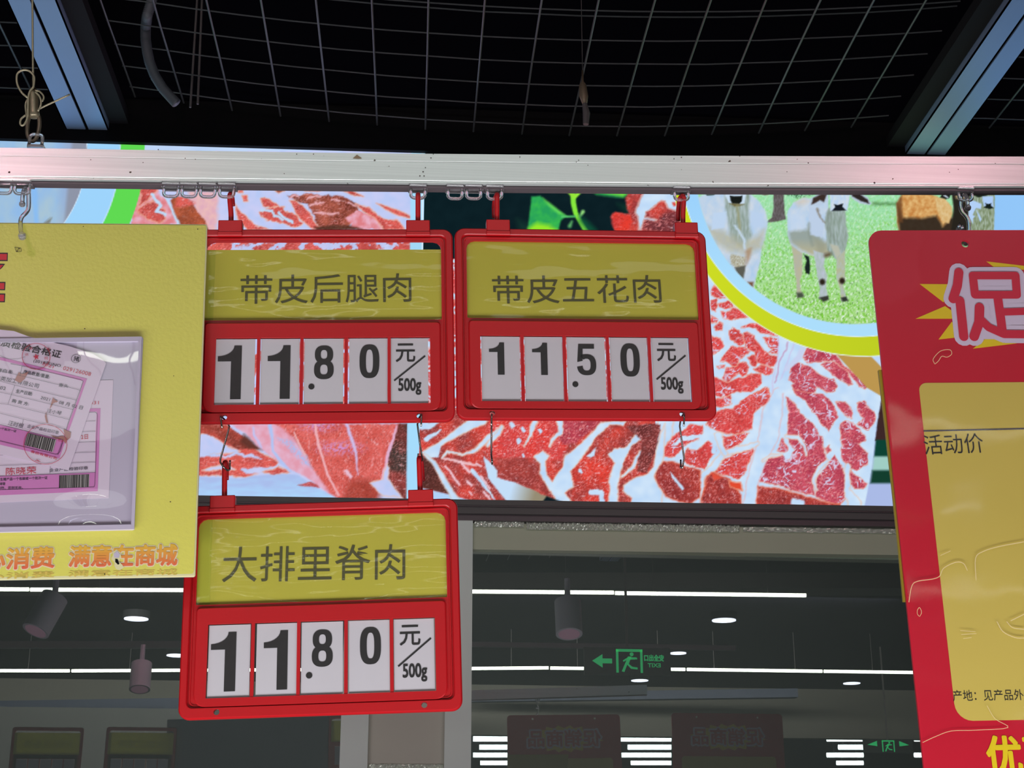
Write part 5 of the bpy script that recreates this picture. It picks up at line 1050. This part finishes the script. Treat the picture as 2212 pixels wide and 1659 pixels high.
for j in range(nz):
    for i in range(nx): a = j * (nx + 1) + i; fs.append((a, a + 1, a + nx + 2, a + nx + 1))
mb.add(vs, fs); mb.build('front_film', M['pocket_clear'], pk, smooth=True)
A = zt(0, 720, 6.9125); D = zt(0, 940, 6.9125)
def a1(x, y): return A([(x, y)])[0]
def d1(x, y): return D([(x, y)])[0]
BK = M['printgrey']
def barcode(par, q00, q10, q01, y, seed):
    """bars between three corners in photo order: top-left, top-right, bottom-left"""
    r = np.random.RandomState(seed); u = 0; polys = []
    q00, q10, q01 = map(np.array, (q00, q10, q01))
    while u < .97:
        w_ = r.choice([.018, .03, .045]); e = min(1, u + w_)
        polys.append([tuple(q00 + (q10 - q00) * u), tuple(q00 + (q10 - q00) * e), tuple(q01 + (q10 - q00) * e), tuple(q01 + (q10 - q00) * u)]); u = e + r.choice([.012, .02, .035])
    on_board(B, par, 'barcode_field', mat('barcode_grey', rgb(176, 172, 170), .6), y + .00015, polys=[[tuple(q00), tuple(q10), tuple(q10 + q01 - q00), tuple(q01)]])
    on_board(B, par, 'barcode', K, y, polys=polys)
# rear certificate
c2 = thing('certificate', 'pink bordered certificate lying straight at the back of the pocket, barcode at lower right', 'certificate', matrix=B.matrix)
y = -.0030
mb = MB(); mb.plate([B.L([(-100, 830), (244.5, 821), (240, 950), (235, 1076), (120, 1080), (-100, 1090)], y)], y, y + .0002); mb.build('paper', M['paper'], c2)
on_board(B, c2, 'pink_border', M['pink'], y - .0002, polys=[[(-100, 886), (217, 882), (211, 1061), (-100, 1074), (-100, 1067), (204.5, 1056), (205.5, 1020.3), (206.5, 940), (209, 889), (-100, 893)], [(-100, 1032), (205.4, 1020.5), (205, 1056), (-100, 1067)]])
ln = [([(150, 893), (205, 890), (209.5, 893), (210.5, 898), (205, 1046), (203, 1052), (-60, 1060)], .8)] + [([(-60, a), (206, b)], .7) for a, b in ((917, 909.5), (940, 932), (962, 954.5), (985, 977), (1008, 998.5), (1032, 1020.5))] + [([(109, 1006), (108, 1023)], .7)]
on_board(B, c2, 'table_lines', BK, y - .0004, strokes=ln)
on_board(B, c2, 'printed_text', BK, y - .0004, texts=[('企业产品检验印章', d1(735, 552), d1(1315, 515), 8, .01), ('生猪产品一个包装或一个批次一证', d1(0, 685), d1(708, 658), 7, .015), ('清楚', d1(-10, 750), d1(78, 748), 6.5, .015), ('如符、否则无效。', d1(-40, 810), d1(340, 806), 6.5, .015)])
on_board(B, c2, 'red_name_text', M['stamp'], y - .0004, texts=[('陈晓荣', d1(85, 600), d1(540, 575), 17, -.01), ('2日', a1(1210, 1588), a1(1315, 1580), 11, .01), ('031', a1(1340, 1065), a1(1475, 1060), 8, 0)])
barcode(c2, d1(885, 602), d1(1335, 585), d1(880, 790), y - .0005, 3)
# front certificate, tilted
c1 = thing('certificate', 'tilted pink bordered certificate in front in the pocket, stamped with red seals and stained brown', 'certificate', matrix=B.matrix)
y = -.0042
mb = MB(); mb.plate([B.L([(-100, 700), (0, 712), (30, 715), (60, 726), (95, 735), (150, 748), (200, 764), (222, 777), (229, 785), (148, 1016), (0, 981), (-100, 957)], y)], y, y + .0003); mb.build('paper', M['paper'], c1)
on_board(B, c1, 'pink_border', M['pink'], y - .0002, polys=[[(-100, 745), a1(0, 352), a1(1300, 678), d1(885, 350), d1(0, 142), (-100, 945), (-100, 937), d1(0, 90), d1(850, 290), a1(1180, 930), a1(1245, 715), a1(330, 478), a1(0, 398), (-100, 752)], [(-100, 905), a1(0, 1365), a1(950, 1600), d1(870, 300), d1(0, 95), (-100, 940)]])
ln = [([a1(160, 455), a1(340, 488), a1(1210, 695), a1(1240, 715), a1(1235, 740), a1(1020, 1330), d1(900, 240), d1(870, 280), d1(830, 285), d1(0, 85)], .8)]
for l in ([(0, 560), (185, 605), (330, 638), (880, 770), (1195, 850)], [(0, 715), (220, 775), (1140, 1000)], [(0, 880), (180, 920), (1095, 1142)], [(0, 1050), (130, 1065), (1035, 1290)], [(0, 1195), (350, 1285), (980, 1430)], [(0, 1362), (480, 1480), (940, 1590)]): ln.append((A(l), .7))
ln += [(A([(332, 490), (300, 640)]), .7), (A([(222, 780), (120, 1058)]), .7), (A([(350, 1288), (335, 1345)]), .7), (A([(0, 330), (130, 385), (260, 385), (380, 350)]), .5)]
on_board(B, c1, 'table_lines', BK, y - .0004, strokes=ln)
on_board(B, c1, 'heading_text', K, y - .0004, texts=[('品质检验合格证', a1(-140, 160), a1(895, 375), 18.5, .015), ('(2018年)NO.', a1(490, 442), a1(915, 522), 10, .0), ('猪', a1(1090, 412), a1(1180, 424), 12, 0)], discs=[(a1(1135, 378), 10.6, 9.8)])
on_board(B, c1, 'printed_text', BK, y - .0004, texts=[('产品数量/重量:', a1(338, 598), a1(735, 682), 9, .015), ('壹头', a1(872, 795), a1(1012, 818), 8.5, 0), ('猪白条', a1(-60, 570), a1(188, 612), 9, 0), ('肉类加工有限公司', a1(-80, 685), a1(568, 822), 10.5, -.008), ('702', a1(-50, 832), a1(80, 850), 7.5, -.005),
    ('生产日期:', a1(230, 890), a1(475, 938), 9, .015), ('2021 年 08 月 02 日', a1(600, 985), a1(1225, 1143), 9, -.008), ('购 货 方:', a1(170, 1032), a1(422, 1088), 8.5, .015), ('汪小琴', a1(692, 1182), a1(910, 1226), 9, -.01), ('汪时根', a1(112, 1368), a1(338, 1420), 11, -.01), ('企业产品检验印章', a1(400, 1408), a1(870, 1512), 8, -.01), ('一个批次一证', a1(-30, 1435), a1(238, 1482), 6, .01)])
on_board(B, c1, 'number_text', M['stamp'], y - .0004, texts=[('029126008', a1(935, 545), a1(1348, 640), 9, -.005)])
el = lambda cx_, cy_, rx_, ry_, n=40: [(cx_ + rx_ * math.cos(a), cy_ + ry_ * math.sin(a)) for a in np.linspace(0, 2 * math.pi, n + 1)]
sc = a1(540, 345); star = [(sc[0] + (7.5 if k % 2 == 0 else 3) * math.cos(math.pi / 2 + k * math.pi / 5 + .2), sc[1] + 1 - (7.5 if k % 2 == 0 else 3) * math.sin(math.pi / 2 + k * math.pi / 5 + .2)) for k in range(10)]
on_board(B, c1, 'red_seal', M['stamp'], y - .0007, strokes=[(el(*sc, 30.2, 28), 1.1)], polys=[star], texts=[('验', a1(440, 250), a1(490, 240), 7, 0), ('讫', a1(370, 335), a1(425, 335), 6, 0), ('司', a1(665, 400), a1(715, 390), 7, 0), ('公', a1(690, 240), a1(740, 260), 7, 0), ('2021', a1(620, 465), a1(790, 525), 6, 0)])
on_board(B, c1, 'oval_seal', M['stamp'], y - .0007, strokes=[(el(98, 960, 46.5, 43), 1.0), ([d1(520, 385), d1(570, 380), d1(600, 395)], 1), ([d1(550, 365), d1(575, 395)], 1)], texts=[('食品有限公司', d1(450, 260), d1(840, 370), 6, .02), ('检验', d1(860, 90), d1(940, 110), 7, 0)])
on_board(B, c1, 'brown_stain', M['stain'], y - .0006, polys=[A([(280, 580), (330, 610), (430, 570), (370, 680), (300, 740), (220, 700), (250, 640)]), A([(790, 960), (830, 1000), (870, 1020), (800, 1040), (740, 1140), (760, 1060)]), A([(690, 1170), (700, 1260), (720, 1340), (690, 1330), (670, 1240)]), A([(950, 1430), (1060, 1480), (1050, 1560), (1000, 1600), (960, 1500)]), D([(750, 0), (860, 30), (940, 10), (1000, 60), (980, 130), (930, 60), (840, 60)])])
barcode(c1, a1(412, 1488), a1(840, 1592), d1(362, 150), y - .0008, 8)

# ------------------------------------------------------------------ red promotion board at right
PB = Board([0.7143 - .0275, 1.39 + .0006, 1.8794 - .0006, -0.0216, 0.0, -0.0221]); PW, PH = .2225, .36
a, b = np.array(PB.loc(2000, 900)), np.array(PB.loc(2100, 900)); PB.k = np.linalg.norm(b - a) / 100
def promo_board(matrix, label, front=True):
    t = thing('promotion_board', label, 'promotion board', matrix=matrix); Bd = PB
    hx, hz = Bd.loc(2085, 526.5); h1 = circle(hx, hz, .0040, n=18); h2 = circle(-hx, hz, .0040, n=18)
    mb = MB(); mb.plate([rrect(-PW, PW, -PH, PH, .014, 6), h1, h2], 0, .0035); mb.build('panel', M['promo'], t)
    x0, zt_ = Bd.loc(1985.6, 845)[0], Bd.loc(2040, 827)[1]; zb_ = Bd.loc(2110, 1557)[1]
    mb = MB(); mb.plate([rrect(x0, -x0, zb_, zt_, .012, 6, rs=(.016, .016, .008, .008))], -.0003, -.0003, walls=False, back=False); mb.build('price_area', M['promoyel'], t)
    mb = MB(); c = circle(0, 0, 1, n=3); 
    z = zt(1850, 400, 2.765)
    on_board(Bd, t, 'starburst', M['star'], -.0003, polys=[z(p) for p in ([(377, 590), (600, 592), (520, 700)], [(352, 798), (530, 722), (640, 798)], [(490, 922), (570, 815), (640, 905)], [(695, 977), (780, 910), (960, 945)], [(775, 455), (1160, 500), (850, 510)], [(915, 820), (1001, 820), (1001, 832), (920, 834)])])
    ST = [([(612, 520), (603, 600), (577, 680)], 56), ([(618, 690), (628, 780), (641, 905)], 56), ([(695, 540), (950, 540), (958, 655), (708, 655), (695, 540)], 50), ([(845, 680), (862, 800), (872, 880)], 54), ([(885, 758), (1070, 752)], 46), ([(735, 730), (732, 820), (702, 905)], 58), ([(738, 800), (790, 850), (880, 890), (1080, 892)], 52)]
    on_board(Bd, t, 'letter_outline', M['pale'], -.0005, strokes=[(z(p), (w_ + 62) / 2.765) for p, w_ in ST], polys=[]); on_board(Bd, t, 'letter_ground', M['pale'], -.00045, polys=[z([(590, 560), (1090, 520), (1090, 920), (640, 920)])])
    on_board(Bd, t, 'letter', M['charred'], -.0012, strokes=[(z(p), w_ / 2.765) for p, w_ in ST])
    on_board(Bd, t, 'letter', M['charred'], -.0012, texts=[('销商品', (2245, 735), (2690, 735), 160, .04)])
    on_board(Bd, t, 'ruled_line', M['printgrey'], -.0006, strokes=[([(1996, 931), (2740, 914)], 3.2)])
    on_board(Bd, t, 'printed_text', M['ink'], -.0006, texts=[('活动价', (1998.5, 983), (2127, 978), 44, -.006), ('产地：见产品外包装', (2059.5, 1515), (2256, 1512), 22, -.006)])
    on_board(Bd, t, 'footer_text', M['star'], -.0006, texts=[('优惠', (2136, 1676), (2290, 1672), 78, .03)])
    # the reverse carries its own print
    def rev(name, m, y, fn):
        mb = MB(); fn(mb); o = mb.build(name, m, t); o.rotation_euler = (0, 0, math.pi); o.location = (0, 0, 0); return o
    rev('reverse_price_area', M['promoyel'], 0, lambda mb: mb.plate([rrect(x0, -x0, zb_, zt_, .012, 6)], -.0039, -.0039, walls=False, back=False))
    sp_ = []
    for k in range(40):
        a = 2 * math.pi * k / 40; r = 1.0 if k % 2 else .80; sp_.append((.155 * r * math.cos(a), .268 + .052 * r * math.sin(a)))
    rev('reverse_starburst', M['star'], 0, lambda mb: mb.plate([sp_], -.0039, -.0039, walls=False, back=False))
    rev('reverse_letter_outline', M['pale'], 0, lambda mb: add_text(mb, '促销商品', (-.150, .231), (.150, .231), -.0042, .07, h=.078))
    rev('reverse_letter', M['charred'], 0, lambda mb: add_text(mb, '促销商品', (-.143, .238), (.143, .238), -.0045, .03, h=.064))
    mb = MB(); mb.plate([rrect(-PW + .001, PW - .001, -PH + .001, PH - .001, .013, 6), h1, h2], -.0022, -.0022, walls=False, back=False); mb.build('clear_sleeve', M['promo_clear'], t)
    return t
pr = promo_board(PB.matrix, 'red promotion board at the right edge with a yellow price area and starburst lettering')
def scratch(name, pts_list, wpx):
    return on_board(PB, pr, name, mat('scratch_white', rgb(232, 214, 160), .3), -.0024, strokes=[(sm2(p), wpx) for p in pts_list], kind='stuff')
def sm2(p): return [tuple(q) for q in sm([np.array([a, b]) for a, b in p], 4)]
z = zt(1850, 400, 2.765); z2 = zt(1850, 950, 2.34)
scratch('scratch', [z([(468, 1068), (458, 1040), (490, 1000), (520, 985), (560, 985), (568, 1010), (540, 1028), (510, 1022), (490, 1050), (470, 1068)])], 1.3)
scratch('scratch', [z2([(265, 820), (280, 740), (310, 715), (380, 705), (420, 690), (440, 650), (500, 620), (540, 625), (560, 660)]), z2([(605, 710), (602, 600), (640, 565), (720, 540), (847, 516)]), z2([(780, 915), (847, 882)]), z2([(710, 920), (740, 970), (800, 1000), (847, 1003)]), z2([(760, 920), (790, 950), (847, 958)])], 1.5)
scratch('scratch', [z2([(335, 1530), (400, 1500), (480, 1472), (600, 1468), (765, 1455), (700, 1410), (660, 1345)]), z2([(308, 860), (318, 848), (328, 870), (320, 892), (308, 880), (308, 860)]), z2([(525, 965), (600, 970)]), z2([(530, 985), (605, 980)]), z2([(540, 1005), (580, 1000)]), z2([(425, 585), (475, 562)])], 1.0)
ob = MB(); ob.plate([PB.L([(1897, 800), (2400, 798), (2400, 1300), (1951, 1300), (1940, 1180), (1926, 1050), (1912, 925)], .006)], .0045, .0085)
t = ob.build('backing_board', M['olive'], matrix=PB.matrix); tag(t, 'olive yellow board hanging behind the red promotion board, only its left edge showing', 'board')

# ------------------------------------------------------------------ the shop behind the viewer, seen mirrored in the panes
bpy.context.view_layer.update()
for px, lab in ((105, 'red price sign hanging left of the photo, seen mirrored at the far left'), (307, 'red price sign hanging left of the photo, second one mirrored in the pane')):
    V = mirror_y(px, 1571, 1.418)
    c = copy_tree([o for o in bpy.data.objects if o.name.startswith('price_sign') and o.parent is None][0]); c.matrix_world = Matrix.Translation((V[0], 1.418, V[2] - H2)); c['label'] = lab; c['group'] = 'price signs mirrored in the left pane'
V = mirror_y(1570, 1541, 1.39)
c2_ = copy_tree(pr); c2_.matrix_world = Matrix.Translation((V[0], 1.39, V[2] - PH)); c2_['label'] = 'second red promotion board beyond the right edge, mirrored in the window'
# strip lamps
def strip(a, b, z, m, r, label, ends=(0, 0), group='strip lamps mirrored in the panes'):
    A_, B_ = mirror_z(*a, z), mirror_z(*b, z); c = (A_ + B_) / 2
    t = thing('strip_lamp', label, 'lamp', loc=c, group=group); mb = MB(); mb.tube([A_ - c, B_ - c], r, 8); mb.build('diffuser', m, t)
    mb = MB()
    for p in (A_ * .8 + B_ * .2, A_ * .2 + B_ * .8): mb.box(p[0] - c[0] - .003, p[0] - c[0] + .003, p[1] - c[1] - .003, p[1] - c[1] + .003, r * .5, 4.8 - c[2])
    mb.build('hanger', M['dark'], t); return t
ZS = 4.1
strip((-200, 1272), (62, 1273), ZS, M['strip'], .018, 'bright strip lamp of the near row, at the far left'); strip((66, 1273.5), (800, 1276), ZS, M['strip'], .018, 'bright strip lamp of the near row behind the signs')
strip((805, 1276), (1326, 1280), ZS, M['strip'], .018, 'bright strip lamp of the near row right of the steel post'); strip((1329, 1281), (1741, 1286), ZS, M['strip'], .018, 'bright strip lamp of the near row, its right end bent up')
for a, b, lab in (((-300, 1448), (150, 1449), 'at the far left'), ((155, 1449), (780, 1446), 'behind the lowest price sign'), ((785, 1446), (1185, 1442.5), 'left of the exit sign'), ((1189, 1443), (1480, 1446), 'passing behind the exit sign'), ((1484, 1446), (1776, 1450), 'right of the exit sign'), ((1780, 1450), (2300, 1457), 'reaching the promotion board')):
    strip(a, b, ZS, M['strip'], .020, 'thin strip lamp of the far row, ' + lab)
for x0, x1, lab in ((1022, 1096, 'right of the post'), (1338, 1450, 'between the mirrored red boards'), (1786, 1865, 'left of the small exit sign'), (1975, 2060, 'right of the small exit sign'), (160, 245, 'at the lower left')):
    for k, yy in enumerate((1596, 1614, 1631, 1648)):
        if (x0 == 1975 and k == 3) or (x0 == 160 and k > 1): continue
        q = x0 + rng.uniform(10, 30) if k % 2 else x0
        strip((q, yy), (x1, yy), 4.1, M['strip_far'], .05, 'short distant strip lamp %s, %s row' % (lab, ('top', 'second', 'third', 'bottom')[k]), group='distant strip lamps')
# the strip lamp that streaks across the pocket film
def bounce(px, py, z):
    n = B.M[:, 1]; d = ray(px, py); P = CAM + ((B.o - n * .0058 - CAM) @ n) / (d @ n) * d; e = d - 2 * (d @ n) * n; return P + e * ((z - P[2]) / e[2])
A_, B_ = bounce(86, 766, 4.3), bounce(300, 769, 4.3); c = (A_ + B_) / 2
t = thing('strip_lamp', 'strip lamp over the aisle that streaks across the document pocket', 'lamp', loc=c); mb = MB(); mb.tube([A_ - c, B_ - c], .012, 8); mb.build('diffuser', M['strip'], t); mb = MB(); mb.box(-.003, .003, -.003, .003, .01, .5); mb.build('hanger', M['dark'], t)
# downlights
for i, (px, py, wpx, lab) in enumerate(((294, 1338, 52, 'round downlight between the left spotlights'), (382, 1417, 44, 'round downlight half behind the lowest price sign'), (1564, 1341, 54, 'round downlight under the near strip lamp'), (1465, 1412, 36, 'round downlight beside the green exit sign'), (1382, 1471, 38, 'round downlight just below the exit sign'), (1840, 1477, 38, 'round downlight near the promotion board'))):
    p = mirror_z(px, py, 4.30); dist = 2 * YG - p[1]; r = wpx / 2 * dist / F * .98
    t = thing('downlight', lab, 'lamp', loc=p, group='round downlights mirrored in the panes')
    mb = MB(); mb.loft([[(r * math.cos(a), r * math.sin(a), z_) for a in np.linspace(0, 6.2832, 25)[:-1]] for z_ in (0, .01)], True, True); mb.build('diffuser', M['down'], t)
    mb = MB(); mb.loft([[(q * math.cos(a), q * math.sin(a), z_) for a in np.linspace(0, 6.2832, 25)[:-1]] for q, z_ in ((r * 1.1, .012), (r * 1.1, .09))], True, True); mb.build('housing', M['darker'], t)
# track spots with pink lenses
def spot(p_top, p_bot, wpx, dist, label):
    A_, B_ = mirror_d(*p_top, dist), mirror_d(*p_bot, dist); r = wpx / 2 * (dist * 1.04) / F; t = thing('track_spotlight', label, 'spotlight', loc=A_, group='track spotlights mirrored in the panes'); v = B_ - A_; v = v + np.array([0, .35 * np.linalg.norm(v), 0])
    mb = MB(); mb.tube([v * 0, v], r, 20); mb.build('body', M['spot'], t, smooth='auto'); mb = MB(); mb.tube([v * 1.0, v * 1.01], r * .8, 16); mb.build('lens', M['spotface'], t); mb = MB(); mb.tube([np.array([0, 0, .0]), np.array([0, 0, .12])], .015, 8); mb.build('stem', M['spot'], t); return t
spot((118, 1290), (82, 1368), 56, 7.6, 'tilted grey cylinder spotlight mirrored at lower left'); spot((1226, 1300), (1226, 1374), 56, 7.6, 'grey cylinder spotlight hanging straight, mirrored right of the post'); spot((306, 1434), (304, 1492), 42, 9.6, 'smaller grey cylinder spotlight mirrored left of the lowest sign')
def bar(a, b, z, r, m, name, label, cat, zs=1.0):
    A_, B_ = mirror_z(*a, z), mirror_z(*b, z); c = (A_ + B_) / 2; v = B_ - c; mb = MB(); n = 2; mb.loft([[(p[0], p[1] + q[0], p[2] + q[1]) for q in ((-r, -r * zs), (r, -r * zs), (r, r * zs), (-r, r * zs))] for p in (-v, v)], True, True); o = mb.build(name, m, loc=c); tag(o, label, cat)
bar((0, 1393), (395, 1393), 3.6, .03, M['spot'], 'lighting_track', 'grey lighting track mirrored above the left spotlight', 'track'); bar((1010, 1392), (1588, 1400), 3.6, .022, M['spot'], 'lighting_track', 'grey lighting track mirrored just above the green exit sign', 'track')
bar((-300, 1532), (1010, 1512), 4.0, .10, M['grey'], 'ceiling_duct', 'blue grey duct mirrored across the left pane', 'duct', .8); bar((1014, 1508), (1720, 1498), 4.2, .09, M['grey'], 'ceiling_duct', 'blue grey duct mirrored below the exit sign', 'duct', .7)
bar((-600, 1262), (2400, 1262), 4.45, .2, M['dark'], 'ceiling_girder', 'dark girder mirrored above the near strip lamps', 'girder', .4)
A_ = mirror_z(900, 1486, 4.45); slab('trim_6', -15.9, 15.9, A_[1] - .2, A_[1], float(mirror_y(900, 1586, A_[1])[2]), 4.8, M['bulk'])
A_ = mirror_z(60, 1560, 3.2); slab('trim_7', -15.9, A_[0] + 4.2, A_[1] - 3.2, A_[1] - 3, 0, 3.9, M['wall'])
# exit signs face the panes
def exit_sign(px0, px1, py0, py1, dist, label, double=False):
    a, b = mirror_d(px0, py1, dist), mirror_d(px1, py0, dist); c = (a + b) / 2; w_, h_ = (b[0] - a[0]) / 2, (b[2] - a[2]) / 2
    t = thing('exit_sign', label, 'exit sign', matrix=Matrix.Translation(c) @ Matrix.Rotation(math.pi, 4, 'Z'))
    mb = MB(); mb.box(-w_, w_, 0, .03, -h_, h_); mb.build('body', M['exitbody'], t); u = lambda f, g: (w_ * f, h_ * g)
    y = -.002; mb = MB()
    # seen from the panes: running figure in a doorway, arrow, words
    def P_(pts): mb.plate([[u(*p) for p in pts]], y, y, walls=False, back=False)
    def figure(cx_):
        s = lambda pts: [(cx_ + p[0] * h_ / w_, p[1]) for p in pts]
        for q in ([(-1.0, -.85), (-.82, -.85), (-.82, .85), (-1.0, .85)], [(.82, -.85), (1.0, -.85), (1.0, .85), (.82, .85)], [(-1, .7), (1, .7), (1, .9), (-1, .9)], [(-.15, .35), (.1, .35), (.3, -.1), (.05, -.2)], [(-.6, .15), (-.55, .3), (.0, .3), (.0, .12)], [(.1, .3), (.5, .05), (.45, -.05), (.1, .15)], [(.05, -.2), (.3, -.1), (-.1, -.55), (-.6, -.6), (-.6, -.45), (-.2, -.4)], [(.15, -.2), (.3, -.1), (.6, -.75), (.4, -.8)]): P_(s(q))
        mb.plate([circle(w_ * (cx_ - .18 * h_ / w_), h_ * .52, h_ * .15, n=12)], y, y, walls=False, back=False)
    if not double:
        figure(-.04); P_([(.82, 0), (.58, .5), (.58, .18), (.36, .18), (.36, -.18), (.58, -.18), (.58, -.5)])
        add_text(mb, '安全出口', (-.84 * w_, .02 * h_), (-.38 * w_, .02 * h_), y, .04, h=h_ * .5); add_text(mb, 'EXIT', (-.76 * w_, -.42 * h_), (-.46 * w_, -.42 * h_), y, .03, h=h_ * .3)
    else:
        figure(0); P_([(.85, .2), (.45, .8), (.45, .0)]); P_([(-.85, .2), (-.45, .8), (-.45, .0)])
    mb.build('green_symbols', M['exit'], t)
    mb = MB(); mb.box(-.01, .01, .01, .02, h_, 4.8 - c[2]); mb.build('hanger', M['dark'], t); return t
exit_sign(1262, 1449, 1400, 1457, 12.0, 'green exit sign with an arrow and running figure, mirrored in the right pane'); exit_sign(1866, 1972, 1598, 1626, 20, 'small green exit sign with two arrows mirrored near the bottom right', True)
for i, (px, py) in enumerate(((20, 372), (2092, 362))):
    p = rp(px, py); d = ray(px, py); d = d / np.linalg.norm(d); q = p + np.array([d[0], -d[1], d[2]]) * 3.2
    l = bpy.data.lights.new('pink_meat_lamp', 'POINT'); l.energy = 22; l.color = (1.0, .45, .55); l.shadow_soft_size = .04; o = bpy.data.objects.new('pink_meat_lamp', l); COL.objects.link(o); o.location = q
